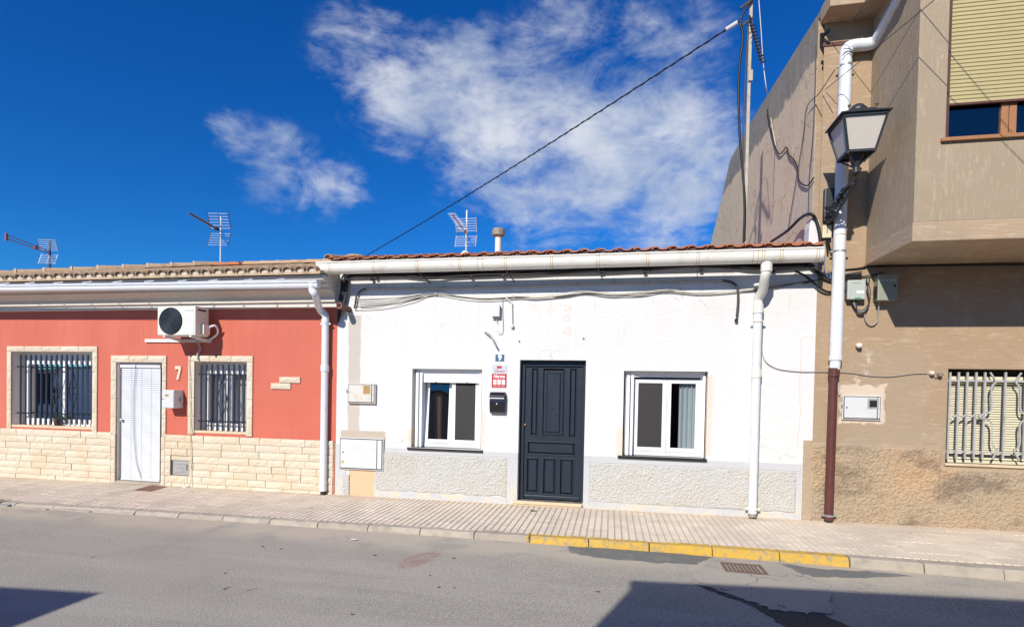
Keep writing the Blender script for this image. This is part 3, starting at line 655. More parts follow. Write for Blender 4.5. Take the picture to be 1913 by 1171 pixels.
# door and its slatted blind
dr = MB().box(rdo[0], rdo[1], .16, .21, rdo[2]-.02, rdo[3]).build('door', 'room_dark', red)
MB().box(rdo[0]-.02, rdo[1]+.02, -.02, .2, rdo[2]-.04, rdo[2]+.035).build('doorstep', 'kerb_face', red, bevel=.006)
Yb = .075; bx0, bx1 = at(222.5, 780, Yb).x, at(299.5, 780, Yb).x; bz1 = at(260, 679, Yb).z; bz0 = at(260, 899, Yb).z+.02
bl = thing('door_blind', 'white slatted blind hanging closed over the red house doorway', 'blind', ((bx0+bx1)/2, Yb, bz0))
MB().box(bx0-.01, bx1+.01, Yb-.03, Yb+.03, bz1-.075, bz1).build('head_rail', 'blind_white', bl, bevel=.004)
sl = MB(); n = 58
for i in range(n):
    z = bz0+.02+(bz1-.085-bz0-.02)*(i+.5)/n; h = (bz1-.085-bz0)/n
    sl.quad((bx0, Yb-.012, z-h*.42), (bx1, Yb-.012, z-h*.42), (bx1, Yb-.002, z+h*.1), (bx0, Yb-.002, z+h*.1)).quad((bx0, Yb-.002, z+h*.1), (bx1, Yb-.002, z+h*.1), (bx1, Yb+.012, z+h*.62), (bx0, Yb+.012, z+h*.62))
tag(sl.build('slats', 'blind_white', bl), kind='stuff')
MB().box(bx0, bx1, Yb-.012, Yb+.012, bz0, bz0+.022).build('bottom_rail', 'blind_white', bl)
for px in (226, 245, 264, 282): x = at(px, 780, Yb-.014).x; MB().tube([(x, Yb-.016, bz0+.02), (x, Yb-.016, bz1-.08)], .0018, 4).build('ladder_cord', 'grey_cable', bl)
for o_ in (0, .02): MB().tube(sm([at(253+o_*60, 682, Yb-.034), at(249+o_*100, 740, Yb-.03), at(249+o_*90, 800, Yb-.03), at(254+o_*70, 860, Yb-.03), at(264, 896, Yb-.03)], 6), .0025, 5).build('pull_cord', 'ant_dark', bl)
MB().lathe(at(228, 784, Yb-.02), [(.008, -.03), (.026, -.03), (.028, -.015), (.012, 0)], 12, 'y').build('door_knob', 'alu_dull', bl, smooth=True)
# roof of the red house
YE, ZE, SL = -.55, 3.475, .28; YR = 2.15; ZR = ZE+SL*(YR-YE)
hipA = Vector((-11.45, YE, ZE)); hipB = Vector((-8.35, YR, ZR))
rf = MB(); t_ = .05
rf.prism([(hipA.x, YE, ZE), (XR1-.02, YE, ZE), (XR1-.02, YR, ZR), tuple(hipB)], (0, 0, -t_))
rf.prism([(hipA.x, YE, ZE), tuple(hipB), (hipB.x, 4.7, ZR-.65), (hipA.x-3.3, 4.7, ZE-.15), (hipA.x-3.3, YE, ZE-.06)], (0, 0, -t_))
rf.prism([tuple(hipB), (XR1-.02, YR, ZR), (XR1-.02, 5.1, ZE+.1), (hipB.x, 5.1, ZE+.1)], (0, 0, -t_))
roof = rf.build('roof', 'tile_old', red)
def barrel(p0, p1, r0, r1, parent, mat, nm='roof_tile', n=7, th=.014):
    p0 = Vector(p0); p1 = Vector(p1); t = (p1-p0).normalized(); sd = t.cross(Vector((0, 0, 1))).normalized(); up = sd.cross(t); mb = MB()
    for p, r in ((p0, r0), (p1, r1)):
        for rr in (r, r-th):
            for k in range(n+1):
                a = math.pi*k/n; mb.v.append(tuple(p+sd*math.cos(a)*rr+up*math.sin(a)*rr*.85))
    m_ = n+1
    for k in range(n): mb.f += [(k, k+1, 2*m_+k+1, 2*m_+k), (m_+k, 3*m_+k, 3*m_+k+1, m_+k+1), (k, m_+k, m_+k+1, k+1), (2*m_+k, 2*m_+k+1, 3*m_+k+1, 3*m_+k)]
    return mb.build(nm, mat, parent, smooth=False)
i = 0; x = -11.3
while x < XR1-.12:
    lim = (YR-YE)*min(1, max(0, (x-hipA.x)/(hipB.x-hipA.x)))
    for r_ in range(3):
        ya = YE-.03+r_*.36; yb = ya+.40
        if r_ and ya-YE > lim-.1: break
        dz = .012+r_*.004+R_(-.006, .006)
        barrel((x+R_(-.008, .008), ya, ZE+SL*(ya-YE)+dz), (x+R_(-.008, .008), yb, ZE+SL*(yb-YE)+dz+.004), .082, .068, roof, 'tile_old')
    pl = MB().lathe((x, YE+.0, ZE+.018), [(.004, -.002), (.05, -.002), (.066, .006), (.066, .03)], 10, 'y'); pl.build('mortar_plug', 'mortar', roof)
    x += .205
n = 10
for i in range(n): a = hipA.lerp(hipB, i/n)+Vector((0, 0, .045)); b = hipA.lerp(hipB, (i+1.12)/n)+Vector((0, 0, .045)); barrel(a, b, R_(.115, .125), .088, roof, 'tile_old', 'ridge_tile'); barrel(a+(b-a)*-.02+Vector((0, 0, .004)), a+(b-a)*.05+Vector((0, 0, .004)), .127, .125, roof, 'step_stone', 'mortar_collar')
n = 11
for i in range(n):
    x0 = hipB.x+(XR1-hipB.x)*i/n; x1 = hipB.x+(XR1-hipB.x)*(i+1.1)/n; x1 = min(x1, XR1-.01); barrel((x0, YR, ZR+.03), (x1, YR, ZR+.03), .10, .085, roof, 'tile_terracotta' if i < 2 else 'tile_old', 'ridge_tile')

# ================================================================ white house
XW0, XW1 = XR1, 2.735
ww1 = rect(770.5, 688.5, 898, 836.5); ww2 = rect(1166, 692.5, 1318.5, 856); wdo = rect(971.5, 672, 1089, 938); wdo = (wdo[0], wdo[1], .03, wdo[3])
wz0 = ww1[2]; ww1 = (ww1[0], ww1[1], .775, ww1[3]); ww2 = (ww2[0], ww2[1], .775, ww2[3])
wh = thing('white_house', 'single storey white house with dark panelled door and two windows', 'house', ((XW0+XW1)/2, 0, -.03))
mb = holed(MB(), XW0, XW1, -.3, 3.60, [ww1, ww2, wdo], 0, .25); mb.build('wall', 'white_wall', wh)
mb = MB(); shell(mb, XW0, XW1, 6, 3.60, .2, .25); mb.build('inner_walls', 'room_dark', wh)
# plinth: painted borders and rough-cast fields
ZB = .755; mb = MB()
sxa, sxb = at(700, 900).x, at(947, 900).x; sxc, sxd = at(1101, 900).x, at(1487, 900).x
bot = lambda x: gz(x)+.10
mb.box(at(718, 900).x, wdo[0], -.012, 0, ZB-.085, ZB); mb.box(wdo[1], at(1497, 900).x, -.012, 0, ZB-.10, ZB)
mb.box(sxb, wdo[0], -.012, 0, -.2, ZB-.085); mb.box(wdo[1], sxc, -.012, 0, -.2, ZB-.10); mb.box(sxd, at(1497, 900).x, -.012, 0, -.2, ZB-.10)
mb.box(sxa, sxb, -.014, 0, -.2, bot(-2.6)); mb.box(sxc, sxd, -.014, 0, -.2, bot(1.2)-.01)
mb.box(XW0, at(646, 900).x, -.012, 0, -.2, ZB+.02)
mb.build('plinth_border', 'plinth_band', wh, bevel=.004)
stucco(sxa, sxb, lambda x: bot(x)-.0+nz(x, 0, 0, 5)*.03, ZB-.082, -.004, wh, 'plinth_panel', 'plinth_stucco')
stucco(sxc, sxd, lambda x: bot(x)-.01+nz(x, 0, 0, 5)*.02, ZB-.098, -.004, wh, 'plinth_panel', 'plinth_stucco')
stucco(at(638, 900).x+.02, at(653, 900).x, lambda x: -.08, .30, -.012, wh, 'plinth_panel', 'plinth_stucco')
# corbel at the left end of the eave
cp = [(0, 3.10), (-.05, 3.12), (-.12, 3.22), (-.2, 3.27), (-.2, 3.36), (-.33, 3.40), (-.33, 3.56), (0, 3.56)]
MB().prism([(XW0-.16, y, z) for y, z in cp], (.165, 0, 0)).build('corbel', 'soffit_grey', wh, bevel=.006)
# roof: interlocking tiles, front row and the row behind
YT, ZT, SW = -.335, 3.692, .215; xa, xb = at(611, 480, YT).x, 2.70
rf = MB().prism([(xa+.03, -.10, ZT-.035+.26*SW), (xb, -.10, ZT-.035+.26*SW), (xb, 3.3, ZT-.035+3.66*SW), (xa+.03, 3.3, ZT-.035+3.66*SW)], (0, 0, -.06))
rf.prism([(xa+.03, 3.3, ZT-.035+3.66*SW), (xb, 3.3, ZT-.035+3.66*SW), (xb, 6.2, ZT), (xa+.03, 6.2, ZT)], (0, 0, -.06))
rf = rf.build('roof', 'tile_terracotta', wh)
pit = .2445; pf = [(0, .014), (.03, .042), (.08, .044), (.105, .016), (.15, .010), (.195, .014), (.228, .036), (pit+.012, .044)]
def ftile(L):
    mb = MB(); n = len(pf); th = .016
    for y, dz in ((0, 0), (L, L*SW)):
        mb.v += [(x, y, z+dz) for x, z in pf] + [(x, y, z+dz-th) for x, z in pf]
    for k in range(n-1): mb.f += [(k, k+1, 2*n+k+1, 2*n+k), (n+k, 3*n+k, 3*n+k+1, n+k+1), (k, n+k, n+k+1, k+1), (2*n+k, 2*n+k+1, 3*n+k+1, 3*n+k)]
    mb.f += [(0, 2*n, 3*n, n), (n-1, 2*n-1, 4*n-1, 3*n-1)]
    me = bpy.data.meshes.new('roof_tile'); me.from_pydata(mb.v, [], mb.f); recalc(me); me.materials.append(MT['tile_terracotta']); return me
ft = ftile(.42); nt_ = int((xb-xa)/pit)
for i in range(nt_):
    for r_ in range(2):
        y = YT+r_*.37+R_(-.008, .008); o = link('roof_tile', ft, rf, (xa+.02+i*pit+R_(-.004, .004), y, ZT+(y-YT)*SW+r_*.012+R_(-.004, .004))); o.rotation_euler = (R_(-.012, .012), R_(-.012, .012), R_(-.01, .01))
for i in range(3): barrel((xa-.0+i*.0, YT+.02+i*.5, ZT+.03+i*.5*SW), (xa, YT+.60+i*.5, ZT+.035+(.58+i*.5)*SW), .07, .06, rf, 'tile_old', 'verge_tile')
mb = MB().lathe((xa+.28, YT+.42, ZT+.06), [(.02, .0), (.17, .02), (.2, .05), (.15, .09), (.05, .105)], 10); mb.build('mortar_lump', 'tile_old', rf)
MB().lathe(at(869, 470, YT+.3)-Vector((0, 0, .05)), [(.06, -.02), (.07, .02), (.03, .06)], 10).build('mortar_lump', 'plaster_flap', rf)
MB().box(xa+.05, xb, -.30, -.285, 3.625, ZT+.008).build('eave_light_stop', 'wood_dark', wh)  # added dark strip in the gap under the tiles, trims the sun band on the wall
# left window
def frame_rect(mb, x0, x1, z0, z1, w_, y0, y1):
    mb.box(x0, x0+w_, y0, y1, z0, z1).box(x1-w_, x1, y0, y1, z0, z1).box(x0+w_, x1-w_, y0, y1, z0, z0+w_).box(x0+w_, x1-w_, y0, y1, z1-w_, z1); return mb
YF = .10
def white_window(op, sh_px, left_px, tilt):
    x0, x1, z0, z1 = op
    fr_ = MB(); frame_rect(fr_, x0+.10, x1-.02, z0+.005, z1, .055, YF+.05, YF+.11); fr_.box(x0+.02, x0+.10, YF+.03, YF+.11, z0+.005, z1-.0); 
    wn = fr_.build('window', 'white_pvc', wh, bevel=.004)
    MB().box(x0+.045, x0+.09, YF-.06, YF+.03, z0+.006, z1-.06).build('guide_rail', 'white_pvc', wn, bevel=.003)
    MB().box(x0+.105, x0+.145, YF-.04, YF+.05, z0+.006, z1-.06).build('guide_rail', 'white_pvc', wn, bevel=.003)
    MB().box(x1-.055, x1-.02, YF-.04, YF+.05, z0+.006, z1-.06).build('guide_rail', 'white_pvc', wn, bevel=.003)
    MB().box(x0+.10, x1-.02, YF-.0, YF+.06, z1-.085, z1-.002).build('shutter_box', 'white_pvc', wn)
    for i in range(sh_px):
        zt = z1-.087-i*.042; MB().box(x0+.15, x1-.06, YF+.004, YF+.016, zt-.040, zt).build('shutter_slat', 'white_pvc', wn, bevel=.005)
    if sh_px:
        for xx in (x0+.34, x1-.28): MB().box(xx, xx+.03, YF-.012, YF+.004, zt-.036, zt-.022).build('stop_hook', 'galv', wn)
    xm = (x0+.155+x1-.075)/2; zt = z1-.06-.05; zb = z0+.065
    for k, (a, b) in enumerate(((x0+.157, xm), (xm+.004, x1-.077))):
        s_ = MB(); frame_rect(s_, a, b, zb, zt, .06, YF+.055, YF+.10)
        sh = s_.build('sash', 'white_pvc', wn, bevel=.004, origin=((a+b)/2, YF+.08, zb))
        g_ = MB().sheet(a+.06, b-.06, YF+.075, YF+.08, zb+.06, zt-.06).build('pane', 'glass', wn, origin=((a+b)/2, YF+.08, zb))
        if k == 0 and tilt: sh.rotation_euler = (-tilt, 0, 0); g_.rotation_euler = (-tilt, 0, 0)
    return wn, xm, zb, zt
wn, xm, zb, zt = white_window(ww1, 3, 0, .085)
MB().box(xm+.066, ww1[1]-.137, YF+.066, YF+.069, zb+.06, zt-.06).build('insect_screen', 'screen_mesh', wn)
cu = MB()
for i in range(7): a = ww1[0]+.22+i*.02; cu.quad((a, .42+.012*math.sin(i*2), zb), (a+.02, .42+.012*math.sin((i+1)*2), zb), (a+.02, .42+.012*math.sin((i+1)*2), zt), (a, .42+.012*math.sin(i*2), zt))
cu.build('curtain', 'curtain_brown', wn)
wn2, xm2, zb2, zt2 = white_window(ww2, 0, 0, 0)
MB().box(ww2[0]+.217, xm2-.06, YF+.066, YF+.069, zb2+.06, zt2-.06).build('insect_screen', 'screen_mesh', wn2)
cu = MB(); n = 22
for i in range(n):
    a = ww2[1]-.36+i*.014; f1 = .24+.02*math.sin(i*1.4)+.008*math.sin(i*3.7); f2 = .24+.02*math.sin((i+1)*1.4)+.008*math.sin((i+1)*3.7)
    cu.quad((a, f1, zb2), (a+.014, f2, zb2), (a+.014, f2, zt2), (a, f1, zt2))
cu.build('curtain', 'curtain_blue', wn2, smooth=True)
for op, pa, pb, w_ in ((ww1, 760, 901, wn), (ww2, 1154, 1321, wn2)):
    x0, x1 = at(pa, 845, -.04).x, at(pb, 845, -.04).x; MB().box(x0, x1, -.045, .16, .738, .778).build('sill', 'sill_black', w_, bevel=.006)
fl = MB(); n = 30; xa_, xb_ = at(1180, 690, -.02).x, at(1324, 690, -.02).x                # curled plaster lip over the right window
for i in range(n):
    a = xa_+(xb_-xa_)*i/n; b = xa_+(xb_-xa_)*(i+1)/n; h1 = .03+.014*noise.noise(Vector((a*9, 0, 0))); h2 = .03+.014*noise.noise(Vector((b*9, 0, 0))); z = ww2[3]+.002
    k1 = min(1, i/3, (n-i)/3); k2 = min(1, (i+1)/3, (n-i-1)/3)
    fl.quad((a, -.004-.024*k1, z), (b, -.004-.024*k2, z), (b, -.004, z+h2*k2+.004), (a, -.004, z+h1*k1+.004)).quad((a, -.004-.024*k1, z), (a, .0, z), (b, .0, z), (b, -.004-.024*k2, z))
fl.build('plaster_lip', 'white_wall', wh)
# door
x0, x1, z0, z1 = wdo; YD = .13
df = MB(); df.box(x0+.0, x0+.07, YD-.03, YD+.05, z0, z1).box(x1-.045, x1, YD-.03, YD+.05, z0, z1).box(x0+.07, x1-.045, YD-.03, YD+.05, z1-.09, z1); df.build('door_frame', 'door_paint', wh, bevel=.006)
lx0, lx1, lz0, lz1 = x0+.072, x1-.047, z0+.012, z1-.092
def dx(px): return (px-160)/(558-160)*(lx1-lx0)+lx0       # door leaf drawn from the enlarged photograph
def dz(py): return lz1-(py-112)/(1055-112)*(lz1-lz0)
panels = [(205, 248, 125, 600), (285, 430, 125, 600), (470, 515, 125, 605), (185, 512, 648, 735), (182, 262, 765, 1010), (298, 383, 765, 1015), (415, 505, 765, 1015)]
hol = [(dx(a), dx(b), dz(d_), dz(c_)) for a, b, c_, d_ in panels]
door = holed(MB(), lx0, lx1, lz0, lz1, hol, YD, .045).build('door', 'door_paint', wh, bevel=.0)
def panel(a, b, c_, e, y):                               # raised and fielded panel
    mb = MB(); i1, i2 = .012, .034
    if b-a < .13: i1, i2 = .01, .026
    def rg(i, yy): return [(a+i, yy, c_+i), (b-i, yy, c_+i), (b-i, yy, e-i), (a+i, yy, e-i)]
    rs = [rg(0, y+.03), rg(i1, y+.026), rg(i2, y+.006)]
    for r in rs: mb.v += r
    for k in range(2):
        for j in range(4): mb.f.append((k*4+j, k*4+(j+1) % 4, k*4+4+(j+1) % 4, k*4+4+j))
    mb.f.append((8, 9, 10, 11)); return mb.build('panel', 'door_paint', door)
for k, (a, b, c_, e) in enumerate(hol):
    if k == 1:
        MB().box(a+.012, b-.012, YD+.012, YD+.03, c_+.012, e-.03).build('hatch', 'door_paint', door, bevel=.004); panel(a+.035, b-.035, c_+.03, e-.055, YD-.012)
    else: panel(a, b, c_, e, YD)
    mo_ = MB(); frame_rect(mo_, a-.008, b+.008, c_-.008, e+.008, .012, YD-.008, YD+.003); mo_.build('moulding', 'door_paint', door, bevel=.003)
MB().box(lx0+.01, lx1-.01, YD-.022, YD-.001, lz0+.01, lz0+.06).build('weather_bar', 'door_paint', door, bevel=.008)
MB().lathe((dx(163), YD-.004, dz(528)), [(.006, -.022), (.014, -.02), (.016, -.004), (.016, 0)], 12, 'y').build('lock', 'tan_plastic', door, smooth=True)
MB().lathe((dx(352), YD-.022, dz(405)), [(.004, -.006), (.009, -.004), (.010, .0)], 10, 'y').build('peephole', 'gap_dark', door, smooth=True)
xs0, xs1 = at(957, 938, -.05).x, at(1087, 940, -.05).x
MB().box(x0+.002, x1-.002, -.003, YD+.05, -.1, z0).box(xs0, xs1, -.06, -.003, z0-.045, z0+.003).build('doorstep', 'step_stone', wh, bevel=.008)
MB().box(xs0+.015, xs1-.02, -.045, -.002, -.2, z0-.047).build('step_riser', 'step_stone', wh, bevel=.005)
for px, py in ((970, 637), (1090, 632)):                  # rusty stubs above the door
    a = at(px, py); MB().lathe(a, [(.012, -.02), (.014, 0)], 8, 'y').build('wall_plug', 'cap_rust', wh)
def onX(px, py, X):
    v = _r2*((px-CX)/F) - _u2*((py-CY)/F) + _f; return CAM + v*((X-CAM.x)/v.x)
def onZ(px, py, Z):
    v = _r2*((px-CX)/F) - _u2*((py-CY)/F) + _f; return CAM + v*((Z-CAM.z)/v.z)
# ================================================================ brown house
XB0, XB1 = XW1, 8.2
bw = rect(1771.5, 688.5, 1913, 865); bw = (bw[0], 5.75, at(1768, 864).z, bw[3])
bh = thing('brown_house', 'tall brown rendered house with overhanging bay and barred ground floor window', 'house', (5.4, 0, -.02))
holed(MB(), XB0, XB1, -.3, 6.98, [bw], 0, .25).build('wall', 'brown_wall', bh)
tp = [(.26, 7.07), (.97, 7.143), (2.73, 7.31), (4.37, 7.45), (6.27, 7.5), (7.2, 6.95), (8.68, 6.19), (9.2, 5.9)]
pts = [(XB0, .26, -.3)] + [(XB0, y, z) for y, z in tp] + [(XB0, 9.2, -.3)]
MB().prism(pts, (.2, 0, 0)).build('party_wall', 'party_wall', bh)
MB().box(XB0-.001, XB0+.2, 0, .259, 6.981, 7.06).build('parapet_end', 'party_wall', bh)
mb = MB(); mb.box(XB0+.2, XB1, 9, 9.2, -.3, 6.0).box(XB1-.2, XB1, .26, 9, -.3, 6.9).box(XB0+.2, XB1-.2, .26, 9, 6.3, 6.5).box(XB0+.2, XB1-.2, .26, 9, 3.2, 3.35); mb.build('inner_walls', 'room_dark', bh)
ZPB = at(1560, 829).z
XN = at(1757, 850).x
stucco(XN, 5.95, lambda x: gz(x)-.03, bw[2]-.075, -.010, bh, 'plinth', 'brown_stucco', .022, 36, .0105)
stucco(at(1513, 900).x, XN, lambda x: gz(x)-.03, ZPB-.02, -.010, bh, 'plinth', 'brown_stucco', .022, 36, .0105)
MB().box(at(1498, 900).x+.003, XB0, -.012, .0, -.2, at(1505, 822).z).build('paint_edge', 'brown_band', bh, bevel=.004)
MB().box(XB0, XN, -.006, -.0, ZPB-.03, ZPB+.02).box(XN, 5.95, -.006, 0, bw[2]-.09, bw[2]-.04).build('plinth_cap', 'brown_band', bh)
# bay
XY0, YB_, ZB0 = 3.327, -1.2, 3.466
uw = (at(1769.5, 150, YB_).x, 5.6, at(1800, 262, YB_).z, 6.5)
b_ = MB(); holed(b_, XY0, XB1, ZB0+.225, 9.2, [uw], YB_, .2)
b_.quad((XY0, YB_, ZB0+.225), (XY0, .0, ZB0+.225), (XY0, .0, 9.2), (XY0, YB_, 9.2)); b_.quad((XY0, YB_, 9.2), (XB1, YB_, 9.2), (XB1, .2, 9.2), (XY0, .2, 9.2)); b_.quad((XB1, YB_, ZB0), (XB1, .0, ZB0), (XB1, .0, 9.2), (XB1, YB_, 9.2))
bay = b_.build('bay', 'brown_vert', bh)
b_ = MB().box(XY0-.005, XB1, YB_-.005, -.001, ZB0, ZB0+.225); b_.build('bay_band', 'brown_band', bh, bevel=.012)
MB().box(XY0+.2, XB1-.1, YB_+.6, YB_+.65, ZB0+.3, 9).build('bay_room', 'room_dark', bh)
MB().box(XB0-.06, 3.085, -.36, 0.0, 6.76, 6.97).build('ledge', 'brown_band', bh, bevel=.01)
MB().box(3.09, 8.3, -1.45, 0.0, 6.77, 6.98).build('bay_cornice', 'brown_band', bh, bevel=.01)
MB().box(XB0-.02, XY0-.002, -.012, -.0, 6.45, 6.50).build('ledge_strip', 'wood_dark', bh)
# bay window: rolled shutter half down, timber frame
YS = YB_+.05
win = MB(); win.box(uw[0], uw[0]+.055, YS, YS+.09, uw[2]+.03, uw[3]).build('window', 'wood_dark', bh) 
win = [o for o in C.objects if o.name.startswith('window') and o.parent is bh][-1]
zlow = at(1800, 192, YS).z
i = 0; z = zlow
while z < uw[3]: MB().box(uw[0]+.05, uw[1], YS+.012, YS+.034, z+.002, z+.042).build('shutter_slat', 'shutter_yellow', win, bevel=.005, seg=1); z += .0445
MB().box(uw[0]+.055, uw[1], YS+.036, YS+.044, zlow+.01, uw[3]).build('shutter_back', 'gap_dark', win)
MB().box(uw[0]+.055, uw[1], YS+.006, YS+.04, zlow-.02, zlow+.004).build('bottom_bar', 'wood_dark', win)
MB().box(uw[0]-.05, uw[1]+.05, YB_-.04, YB_+.1, uw[2]-.012, uw[2]+.03).build('sill', 'wood', win, bevel=.006)
zf = uw[2]+.03; xm_ = at(1885, 225, YS+.05).x
MB().box(uw[0]+.056, uw[1], YS+.05, YS+.1, zf, zf+.035).build('lower_rail', 'wood', win, bevel=.004)
for xx in (xm_-.075, xm_+.003): MB().box(xx, xx+.07, YS+.048, YS+.1, zf+.036, zlow+.06).build('stile', 'wood', win, bevel=.004)
for a, b in ((uw[0]+.056, xm_-.076), (xm_+.074, uw[1]-.05)): MB().sheet(a, b, YS+.07, YS+.075, zf+.036, zlow+.1).build('pane', 'glass', win)
# ground floor window: cream blind behind a grey grille
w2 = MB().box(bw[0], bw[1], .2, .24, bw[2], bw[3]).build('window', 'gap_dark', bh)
zt_ = at(1800, 706, .12).z
MB().box(bw[0]+.01, bw[1]-.01, .10, .18, zt_-.05, zt_+.02).build('blind_head', 'blind_cream', w2, bevel=.004)
bl2 = MB(); n = 32; zb_ = bw[2]+.05
for i in range(n):
    z = zb_+(zt_-.055-zb_)*(i+.5)/n; h = (zt_-.055-zb_)/n
    bl2.quad((bw[0]+.02, .125, z-h*.45), (bw[1]-.02, .125, z-h*.45), (bw[1]-.02, .135, z+h*.05), (bw[0]+.02, .135, z+h*.05)).quad((bw[0]+.02, .135, z+h*.05), (bw[1]-.02, .135, z+h*.05), (bw[1]-.02, .148, z+h*.42), (bw[0]+.02, .148, z+h*.42))
tag(bl2.build('blind_slats', 'blind_cream', w2), kind='stuff')
MB().box(bw[0]+.01, bw[1]-.01, .10, .16, zb_-.05, zb_-.01).build('blind_foot', 'blind_cream', w2)
MB().box(at(1763, 868).x, bw[1]+.05, -.035, .1, bw[2]-.035, bw[2]).build('sill', 'step_stone', w2, bevel=.006)
YG = .035
gr = thing('window_grille', 'pale grey patterned iron grille over the brown house ground floor window', 'window grille', ((bw[0]+bw[1])/2, YG, bw[2]))
def gp(cx, cy, y=YG): return at(1500+cx/2.661, 560+cy/2.661, y)
def gtube(pts, nm, r=.013, s_=True): MB().tube(sm(pts, 5) if s_ else pts, r, 4, sq=1).build(nm, 'grille_grey', gr)
bx = [732, 775, 818, 862, 906, 1008]; dxp = (1008-906); cxx = 1008
per = 43.4
for cx in bx + [1008+dxp+per*k for k in range(0, 9)]:
    a = gp(cx, 360); b = gp(cx-13, 790); MB().box(a.x-.011, a.x+.011, YG-.011, YG+.011, b.z, a.z).build('bar', 'grille_grey', gr)
for cy in (400, 752):
    a = gp(720, cy); MB().box(bw[0], bw[1], YG+.012, YG+.024, a.z-.014, a.z+.014).build('rail', 'grille_grey', gr)
for sg in (-1, 1):
    def q(dx_, cy): return (gp(cxx-4, cy).x+sg*dx_*.0030, YG-.014, gp(cxx, cy).z)
    gtube([q(58, 362), q(38, 405), q(48, 425), q(54, 450), q(54, 540), q(70, 566), q(104, 574)], 'scroll')
    gtube([q(50, 795), q(32, 748), q(44, 735), q(52, 700), q(52, 625), q(66, 598), q(104, 588)], 'scroll')
zz = [gp(725+i*43, 590).z for i in range(5)]
for i in range(4): a = gp(730+i*43, 592); b = gp(770+i*43, 566); MB().bar((a.x, YG-.016, a.z), (b.x, YG-.016, b.z), .02, .008).build('twist', 'grille_grey', gr)
# ================================================================ fixtures: gutters and downpipes
def trough(name, label, x0, x1, prof, mat, joints, jm, z_slope=0, clips=None):
    t = thing(name, label, 'gutter', ((x0+x1)/2, sum(p[0] for p in prof)/len(prof), prof[0][1]))
    mb = MB(); n = len(prof)
    for x, dz_ in ((x0, 0), (x1, z_slope)): mb.v += [(x, y, z+dz_) for y, z in prof]
    mb.f = [(i, i+1, n+i+1, n+i) for i in range(n-1)]
    o = mb.build('trough', mat, t, smooth=False); sf = o.modifiers.new('thick', 'SOLIDIFY'); sf.thickness = .006; sf.offset = 0
    for xx in (x0, x1): MB().prism([(xx-.003, y, z+(z_slope if xx == x1 else 0)) for y, z in prof], (.006, 0, 0)).build('end_cap', mat, t)
    cy = sum(p[0] for p in prof)/n; 
    for k, (xj, w_) in enumerate(joints):
        zs = z_slope*(xj-x0)/(x1-x0); out = [(cy+(y-cy)*1.035, z-.004+zs) for y, z in prof]
        mb = MB(); mb.v = [(xj-w_/2, y, z) for y, z in out]+[(xj+w_/2, y, z) for y, z in out]; mb.f = [(i, i+1, n+i+1, n+i) for i in range(n-1)]
        o = mb.build('joint', mat, t); sf = o.modifiers.new('thick', 'SOLIDIFY'); sf.thickness = .006
        for e in (-1, 1):
            out2 = [(cy+(y-cy)*1.045, z-.0055+zs) for y, z in prof]; xx = xj+e*w_/2
            mb = MB(); mb.v = [(xx-.004, y, z) for y, z in out2]+[(xx+.004, y, z) for y, z in out2]; mb.f = [(i, i+1, n+i+1, n+i) for i in range(n-1)]
            mb.build('seal', jm, t)
    return t
# white house gutter, deep U section
GY, GR = -.37, .09; zr, zb0 = 3.625, 3.455
prof = [(GY-GR-.006, zr), (GY-GR-.012, zr-.012), (GY-GR, zr-.03)] + [(GY-GR*math.cos(a), zb0+GR-GR*math.sin(a)) for a in [math.pi*k/12 for k in range(13)]] + [(GY+GR, zb0+.112)]
gxs = [at(p, 490, GY-GR).x for p in (615, 697, 779, 858, 944, 1030, 1117, 1210, 1304, 1426, 1460, 1528)]
wg = trough('gutter', 'deep white gutter along the eave of the white house', at(590, 497, GY-GR).x, at(1540, 475, GY-GR).x, prof, 'gutter_white', [(x, .03) for x in gxs]+[(at(897, 490, GY-GR).x, .075), (at(1412, 480, GY-GR).x, .06)], 'joint_grime')
for x in gxs[2:10:2]: MB().bar((x, GY, zb0-.006), (x+.06, -.005, zb0-.10), .02, .008).build('bracket', 'ant_dark', wg)
# red house gutter, shallow ogee
ry = -.55; rz = at(250, 522, -.62).z
prof = [(-.625, rz+.0), (-.635, rz-.008), (-.628, rz-.03), (-.605, rz-.045), (-.612, rz-.062), (-.62, rz-.075), (-.605, rz-.10), (-.57, rz-.112), (-.515, rz-.10), (-.512, rz-.0)]
xg0, xg1 = -14.6, at(592, 520, -.62).x
rgut = trough('gutter', 'slim white gutter along the eave of the red house', xg0, xg1, prof, 'pipe_white', [(at(78, 530, -.62).x, .06), (at(274, 525, -.62).x, .09)], 'pipe_white', -.082)
for px in (5, 52, 105, 159, 216, 275, 337, 395, 460, 520): x = at(px, 523, -.6).x; zs = rz-.082*(x-xg0)/(xg1-xg0); MB().bar((x-.03, -.625, zs+.012), (x+.05, -.525, zs+.05), .02, .008).build('bracket', 'pipe_white', rgut)
def pipe(name, label, runs, collars, clips):
    t = thing(name, label, 'downpipe', runs[-1][0][-1])
    for pts, r, mat, nm in runs: MB().tube(pts, r, 14).build(nm, mat, t, smooth=True)
    for p, r, h, mat in collars: MB().lathe(p, [(r*.96, -h/2), (r, -h/2+.006), (r, h/2-.006), (r*.96, h/2)], 18).build('collar', mat, t, smooth=False)
    for p, r, mat in clips:
        p = Vector(p); MB().lathe(p, [(r+.004, -.013), (r+.006, -.012), (r+.006, .012), (r+.004, .013)], 16).box(p.x-.012, p.x+.012, p.y, -.001, p.z-.011, p.z+.011).box(p.x-r-.035, p.x-r, p.y-.008, p.y+.008, p.z-.011, p.z+.011).box(p.x+r, p.x+r+.035, p.y-.008, p.y+.008, p.z-.011, p.z+.011).build('clip', mat, t)
    return t
Yp = -.085; r = .056
